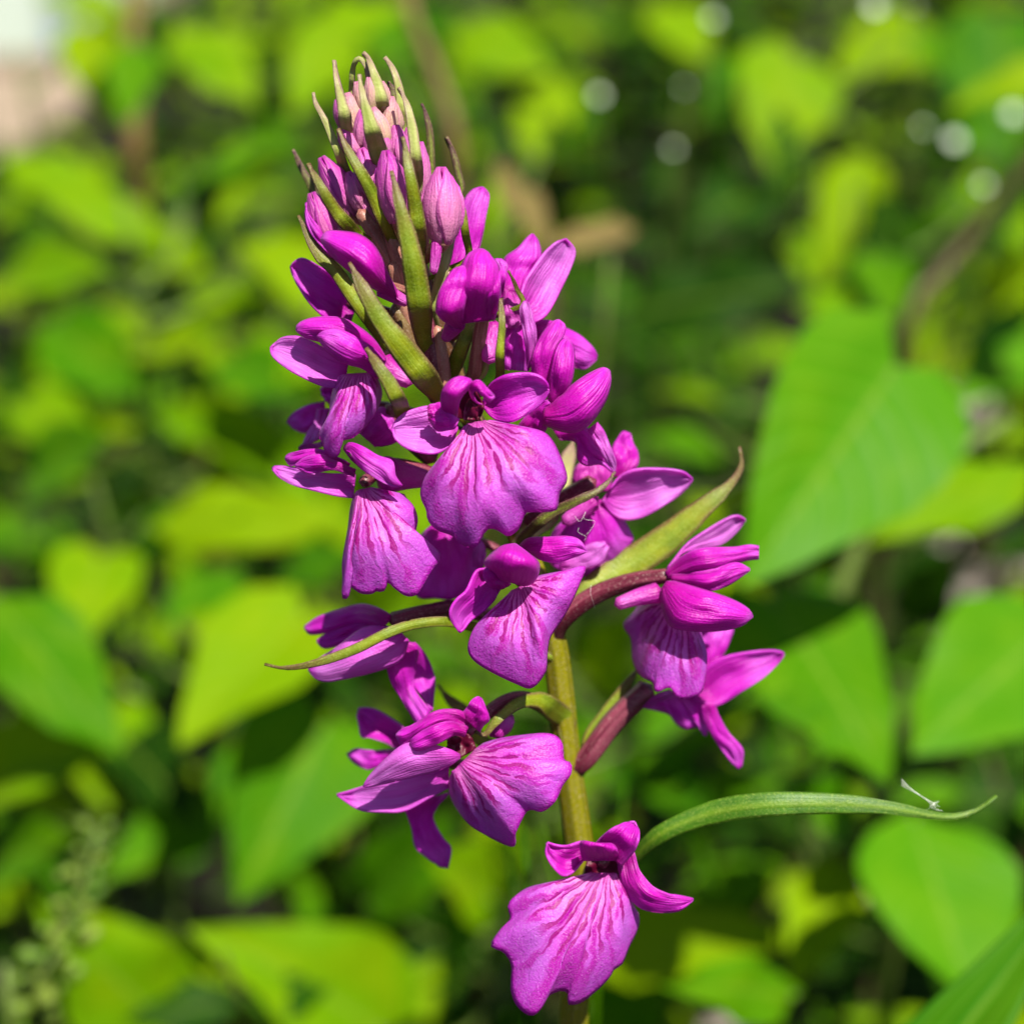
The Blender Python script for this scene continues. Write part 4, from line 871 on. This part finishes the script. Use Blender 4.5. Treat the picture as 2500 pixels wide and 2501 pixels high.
while y < 3.3:
    Z = y + 0.16; half = 0.29 * Z + 0.05; step = 0.050 + 0.066 * y
    x = -half + random.uniform(0, step)
    while x < half:
        xx = x + random.uniform(-.3, .3) * step; yy = y + random.uniform(-.35, .35) * step
        hmax = CAM.z - (yy + 0.15) * math.tan(R_(11.5)) + 0.02
        q = proj(Vector((xx, yy, 0.1)))
        right = xx / half
        if not (xx < -0.48 and yy > 1.5) and hmax > 0.03 or yy > 1.2 and xx > -0.45:
            h = max(0.09, hmax * random.uniform(0.5, 0.92)) if yy < 1.2 else random.uniform(0.12, 0.34)
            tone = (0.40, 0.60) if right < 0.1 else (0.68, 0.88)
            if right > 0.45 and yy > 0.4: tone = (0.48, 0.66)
            qq = proj(Vector((xx, yy, h * 0.85)))  # zones with a darker leaf mix: gap shade put into the colours
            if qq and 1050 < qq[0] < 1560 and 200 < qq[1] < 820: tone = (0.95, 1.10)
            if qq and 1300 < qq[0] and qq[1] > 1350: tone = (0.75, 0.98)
            near = yy < 0.75
            lab = ('bushy plant with small ovate leaves behind %s', 'bushy plants in the bed') if near else ('low far shrub at the back of the bed behind %s', 'far shrubs of the bed')
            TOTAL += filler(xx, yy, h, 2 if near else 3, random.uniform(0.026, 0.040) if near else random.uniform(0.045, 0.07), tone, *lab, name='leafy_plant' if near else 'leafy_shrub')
            rows += 1
        x += step
    y += step * 0.95
print('filler plants', rows, 'leaves', TOTAL)

# --- woody twigs
def twig(pts, r0, r1, label, mat='twig', leaves=0):
    W = [BG(*p) for p in pts]; gx, gy = W[0].x, W[0].y
    o = empty('twig', Vector((gx, gy, -0.008))); tag(o, label, 'twig', None)
    tb = Tubes(); n = len(W)
    if W[0].z > 0.03: W = [Vector((gx + 0.01, gy + 0.06, -0.015)), Vector((gx + 0.008, gy + 0.05, W[0].z * 0.5))] + W
    n = len(W)
    tb.add([(p, r0 + (r1 - r0) * i / (n - 1)) for i, p in enumerate(W)], seg=8, n=30)
    for i in range(leaves):
        p = W[-1].lerp(W[-2], random.random()); a = random.uniform(0, 6.28)
        dr = Vector((math.cos(a), math.sin(a), random.uniform(-.1, .5)))
        tb.add([(p, r1 * 0.7), (p + dr * 0.004, r1 * 0.5)], seg=5, n=3)
        add_leaf(o, p + dr * 0.003, dr, Vector((0, -.4, 1)), 0.03, 0.018, 'ovate', 'leaf_yellow', i % 3)
    tb.build(o, mat)
twig([(1700, 660, .46), (1760, 540, .46), (1850, 420, .46), (1950, 300, .45), (2060, 180, .45)], 0.0024, 0.0016, 'dark slanting woody twig among the yellow-green leaves', 'twig', 3)
twig([(865, 330, .50), (845, 200, .50), (815, 120, .50), (780, 40, .50), (760, -60, .50)], 0.0022, 0.0016, "orange-brown upright stem behind the orchid's budding tip", 'twig_orange', 3)
twig([(262, 330, .62), (258, 200, .62), (250, 80, .62), (262, -60, .62)], 0.0040, 0.0030, 'brown upright stem standing near the paving strip', 'twig_orange', 2)
twig([(1690, 1640, .36), (1560, 1270, .36), (1640, 990, .36), (1820, 840, .36), (1900, 790, .36)], 0.0022, 0.0014, 'pale green stalk passing under the large glossy leaf', 'stalk', 1)

# --- withered leaves hanging in the bed
wp = tag(empty('withered_plant', BG(1010, 470, .40) * 1.0), 'withered beige curled leaves on a dry stalk behind the raised petals', 'dry plant')
wb = BG(1035, 470, .40); WPOS[wp.name] = Vector((wb.x, wb.y, -0.008)); wp.location = WPOS[wp.name]
tb = Tubes(); tb.add([(Vector((wb.x, wb.y, -0.012)), 0.002), (Vector((wb.x + .004, wb.y, wb.z * 0.5)), 0.0016), (wb, 0.0012)], seg=6, n=12); tb.build(wp, 'twig')
for (a, b, wd, sh) in (((1035, 470), (935, 265), 75, 'lance'), ((1035, 470), (1225, 402), 62, 'lance')):
    p, q = BG(*a, .40), BG(*b, .42)
    add_leaf(wp, p, q - p, Vector((0.2, -0.8, 0.7)), (q - p).length, wd * FW / DIST / 1931 * .40, sh, 'leaf_dry', 1)

# --- pale seed spike in the lower left
ss0 = BG(60, 1960, .285); ss = tag(empty('seed_spike', Vector((ss0.x, ss0.y + .02, -0.008))), 'slender plant with a spike of pale green-white seed capsules', 'plant')
tb = Tubes(); path = [BG(30, 2010, .285), BG(85, 1860, .285), BG(140, 1720, .285), BG(185, 1570, .285)]
tb.add([(WPOS[ss.name] + Vector((0, 0, -.01)), .0012)] + [(p, .0009 - .00015 * i) for i, p in enumerate(path)], seg=6, n=24); tb.build(ss, 'stalk')
k = N('capsule'); mcap = k.finish(k.mix(k.rnd(), (0.06, 0.15, 0.003), (0.18, 0.25, 0.03)), 0.5, 0.4, None, 0.2)
cap = bpy.data.meshes.new('capsule'); cvx = []; cfs = []
for i in range(5):
    r, z = ((.25, 0), (.85, .28), (1, .55), (.7, .85), (.2, 1.0))[i]
    for j in range(6): cvx.append((r * .5 * math.cos(j * 1.0472), r * .5 * math.sin(j * 1.0472), z))
for i in range(4):
    for j in range(6): cfs.append((i * 6 + j, i * 6 + (j + 1) % 6, i * 6 + 6 + (j + 1) % 6, i * 6 + 6 + j))
cfs.append((5, 4, 3, 2, 1, 0)); cfs.append((24, 25, 26, 27, 28, 29))
cap.from_pydata(cvx, [], cfs); cap.materials.append(mcap); cap.polygons.foreach_set('use_smooth', [True] * len(cap.polygons))
PP = resample([tuple(p) for p in path], 60)
for i in range(52):
    t = i / 51; c = PP[min(59, int(8 + t * 51))]; a = i * 2.4
    dr = Vector((math.cos(a), math.sin(a), 0.55)).normalized(); sz = random.uniform(.6, 1.3) * 0.0024 * (1.3 - 0.6 * t)
    o = bpy.data.objects.new('capsule', cap); COL.objects.link(o); o.parent = ss
    o.matrix_basis = Matrix.Translation(c - WPOS[ss.name] + dr * 0.0010 * (1 + 5 * (1 - t) * random.random())) @ dr.to_track_quat('Z', 'Y').to_matrix().to_4x4() @ Matrix.Diagonal((sz, sz, sz * 1.3, 1))

# --- grass blades behind the orchid's stem
gt = tag(empty('grass_tuft', Vector((0.012, 0.075, -0.008))), "tuft of narrow grass blades just behind the orchid's stem", 'grass')
for (x0, x1, x2, y2, Z, wd, mt) in ((1010, 1000, 985, 1560, .215, 20, 'leaf_mid'), (985, 975, 955, 1590, .225, 26, 'leaf_dark'), (1075, 1060, 1020, 1560, .23, 16, 'leaf_mid'), (1120, 1150, 1180, 1480, .24, 16, 'leaf_mid')):
    a = BG(x0, 1990, Z); pts = [Vector((gt.location.x + (x0 - 1010) * .00004, gt.location.y, -0.01)), a, BG(x1, 1760, Z), BG(x2, y2, Z)]
    C = resample([tuple(p) for p in pts], 20); V = []; U = []; hw = wd * FW / DIST / 1931 * Z / 2
    for i, c in enumerate(C):
        t = i / 19; ww = hw * (1 - t ** 3) + 0.00004
        for j, sx in enumerate((-1, 0, 1)):
            V.append(Vector((c.x + sx * ww, c.y + (0.0006 if sx == 0 else 0), c.z))); U.append((j / 2, t))
    mesh_obj('leaf', V, grid_faces(3, 20), U, M[mt], V[1], gt, 0.00025)

# --- the orchid's own long leaf rising at the lower right, and basal leaves
def orchid_leaf(pts, widths, face):
    n = 24; C = resample([tuple(p) for p in pts], n); V = []; U = []
    for i in range(n):
        t = i / (n - 1); tg = (C[min(n - 1, i + 1)] - C[max(0, i - 1)]).normalized(); sd = tg.cross(face).normalized(); nn = sd.cross(tg)
        for j in range(9):
            q = j / 4 - 1; ww = lerp_list(widths, t) / 2
            V.append(C[i] + sd * (q * ww) - nn * (ww * 0.55 * (1 - abs(q)))); U.append((j / 8, t))
    return mesh_obj('leaf', V, grid_faces(9, n), U, M['orchid_leaf'], V[4], orchid, 0.0005)
L0 = BASE + Vector((0.001, 0, 0.07)); L3 = BG(1770, 2020, .205); L4 = BG(2010, 1680, .21)
orchid_leaf([L0, L0.lerp(L3, 0.33) + Vector((.004, 0, .012)), L0.lerp(L3, 0.66) + Vector((.004, 0, .012)), L3, L3.lerp(L4, .5), L4, L4 + (L4 - L3) * .35], (.004, .013, .017, .0165, .015, .012, .001), Vector((-.35, -0.8, .5)))
orchid_leaf([BASE + Vector((0, 0, 0.03)), BASE + Vector((-.03, .01, .09)), BASE + Vector((-.07, .015, .12)), BASE + Vector((-.11, .02, .11))], (.005, .018, .016, .001), Vector((0, -.4, 1)))
orchid_leaf([BASE + Vector((0, 0, 0.015)), BASE + Vector((.03, .03, .07)), BASE + Vector((.06, .05, .09)), BASE + Vector((.10, .07, .075))], (.005, .019, .016, .001), Vector((0, -.4, 1)))

# --- stones lying on the soil
k = N('stone'); ob = k.obj()
mst = k.finish(k.mix(k.noise(40, 4, ob), (0.24, 0.20, 0.17), (0.44, 0.39, 0.35)), 0.85, 0.25, k.bump(k.noise(300, 4, ob), 0.5, 0.001))
SM = []
for v in range(3):
    V = []; F = []
    for i in range(5):
        th = math.pi * (i + 0.5) / 5
        for j in range(7):
            a = j * 6.2832 / 7; p = Vector((math.sin(th) * math.cos(a), math.sin(th) * math.sin(a), math.cos(th) * 0.6)); V.append(p * (0.5 + 0.22 * noise.noise(p * 1.6 + Vector((v * 9, 0, 0)))))
    for i in range(4):
        for j in range(7): F.append((i * 7 + j, i * 7 + 7 + j, i * 7 + 7 + (j + 1) % 7, i * 7 + (j + 1) % 7))
    F.append(tuple(range(7))); F.append(tuple(range(34, 27, -1)))
    me = bpy.data.meshes.new('stone'); me.from_pydata(V, [], F); me.materials.append(mst); SM.append(me); me.polygons.foreach_set('use_smooth', [True] * len(me.polygons))
def ray_ground(x, y):
    d = (BG(x, y, 1.0) - CAM); return CAM + d * (CAM.z / -d.z)
for i in range(46):
    x, y = random.choice(((1850, 780), (1780, 640), (1890, 650), (1880, 1150), (1870, 1050), (1820, 800), (1650, 1690), (1380, 1890)))
    p = ray_ground(x + random.gauss(0, 55), y + random.gauss(0, 45))
    o = bpy.data.objects.new('stone', SM[i % 3]); COL.objects.link(o); sz = random.uniform(.012, .04)
    o.location = (p.x, p.y, sz * 0.12); o.scale = (sz, sz * random.uniform(.7, 1), sz * .8); o.rotation_euler = (0, 0, random.uniform(0, 6))
    tag(o, 'small grey-beige stone lying on the bare soil between the plants', 'stone', 'stones on the soil')

# --- added slim plants whose pale specks imitate blurred spots of light
k = N('light_speck_pale'); mbl = k.finish((0.50, 0.56, 0.48), 0.6, 0.3)
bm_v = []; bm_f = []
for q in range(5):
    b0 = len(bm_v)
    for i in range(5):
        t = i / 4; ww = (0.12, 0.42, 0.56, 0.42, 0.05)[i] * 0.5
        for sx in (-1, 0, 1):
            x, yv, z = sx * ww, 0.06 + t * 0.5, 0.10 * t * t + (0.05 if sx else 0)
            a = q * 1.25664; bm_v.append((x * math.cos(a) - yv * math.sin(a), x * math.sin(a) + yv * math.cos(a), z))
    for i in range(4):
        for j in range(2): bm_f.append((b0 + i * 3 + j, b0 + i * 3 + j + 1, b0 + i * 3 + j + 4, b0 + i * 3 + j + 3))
blm = bpy.data.meshes.new('light_speck'); blm.from_pydata(bm_v, [], bm_f); blm.materials.append(mbl); blm.polygons.foreach_set('use_smooth', [True] * len(blm.polygons))
for pts, lab in ((((1130, 180), (1290, 165), (1270, 280), (1345, 35)), 'added slim plant with four pale specks imitating light spots over dark leaves'), (((1910, 215), (1740, 240), (1800, 265), (1855, 350), (1650, 12), (1722, 10)), 'added slim plant with scattered pale specks imitating light spots beside the dark slanting twig')):
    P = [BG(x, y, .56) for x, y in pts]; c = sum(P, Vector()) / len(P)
    o = tag(empty('light_speck_plant', Vector((c.x, c.y + .03, -.008))), lab, 'plant'); tb = Tubes()
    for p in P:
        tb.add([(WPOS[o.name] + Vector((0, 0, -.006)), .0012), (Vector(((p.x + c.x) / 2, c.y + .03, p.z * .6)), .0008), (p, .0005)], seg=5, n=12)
        b = bpy.data.objects.new('light_speck', blm); COL.objects.link(b); b.parent = o
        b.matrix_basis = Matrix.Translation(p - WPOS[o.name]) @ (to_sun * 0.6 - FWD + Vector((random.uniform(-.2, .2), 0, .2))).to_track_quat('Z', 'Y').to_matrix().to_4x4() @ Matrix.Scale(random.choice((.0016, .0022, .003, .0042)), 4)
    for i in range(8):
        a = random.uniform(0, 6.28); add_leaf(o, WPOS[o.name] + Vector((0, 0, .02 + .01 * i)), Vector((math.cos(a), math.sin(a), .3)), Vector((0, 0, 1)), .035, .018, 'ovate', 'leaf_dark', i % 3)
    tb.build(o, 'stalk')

# --- spider silk and a tuft of seed fluff caught on the plant
k = N('silk'); msilk = k.finish((0.75, 0.75, 0.72), 0.4, 0.5)
def silk(name, label, k_, strands, r):
    p0 = P3(*cv(k_, strands[0][0][:2]), strands[0][0][2]); o = empty(name, p0); tag(o, label, 'silk')
    for st in strands:
        tube_world('strand', [(P3(*cv(k_, q[:2]), q[2]), r) for q in st], msilk, o, seg=4, n=4 * len(st), tipround=False)
silk('spider_silk', 'tangled spider silk thread on the dark lip below the right sepal', 4, [[(1290, 830, 1), (1340, 880, 1.5), (1385, 800, 1.5), (1370, 860, 1.5), (1455, 880, 1), (1420, 950, 1), (1390, 985, 1)], [(1330, 930, 1.5), (1325, 965, 1.5), (1385, 1000, 1), (1375, 1030, 1)]], 0.000009)
silk('spider_silk', "fine silk thread crossing the maroon ovary beside the long green bract", 5, [[(325, 860, 2), (322, 910, 2.2), (338, 960, 1.5), (345, 992, 0)]], 0.000009)
silk('seed_fluff', 'white seed fluff caught on the long strap leaf near its tip', 9, [[(1700, 1470 + i * 3, 2), (1720 + i * 6, 1490 + i * 4, 2.3), (1740 + i * 5, 1505 + i * 3, 2.2), (1772 - i * 7, 1522 + i * 2, 1.6)] for i in range(5)] + [[(1755 + i * 4, 1512, 2), (1765 - i * 3, 1522, 2.3), (1758 + i * 5, 1530, 1.6)] for i in range(5)], 0.000010)

# --- small blue bottle by the building's corner
p = ray_ground(99, 131); k = N('blue_plastic'); mbt = k.finish((0.03, 0.16, 0.36), 0.35, 0.5)
bo = tube_world('bottle', [(Vector((p.x, p.y, 0.012)) + Vector((0, 0, z)), r) for z, r in ((0, .013), (.004, .014), (.03, .014), (.044, .012), (.054, .006), (.062, .005))], mbt, None, seg=16, n=24, origin=Vector((p.x, p.y, 0.012)))
tag(bo, "small blue bottle standing on the paving by the building's corner", 'bottle')
tube_world('bottle_cap', [(Vector((p.x, p.y, 0.074)), .0062), (Vector((p.x, p.y, 0.083)), .0062)], M['twig'], bo, seg=14, n=4)
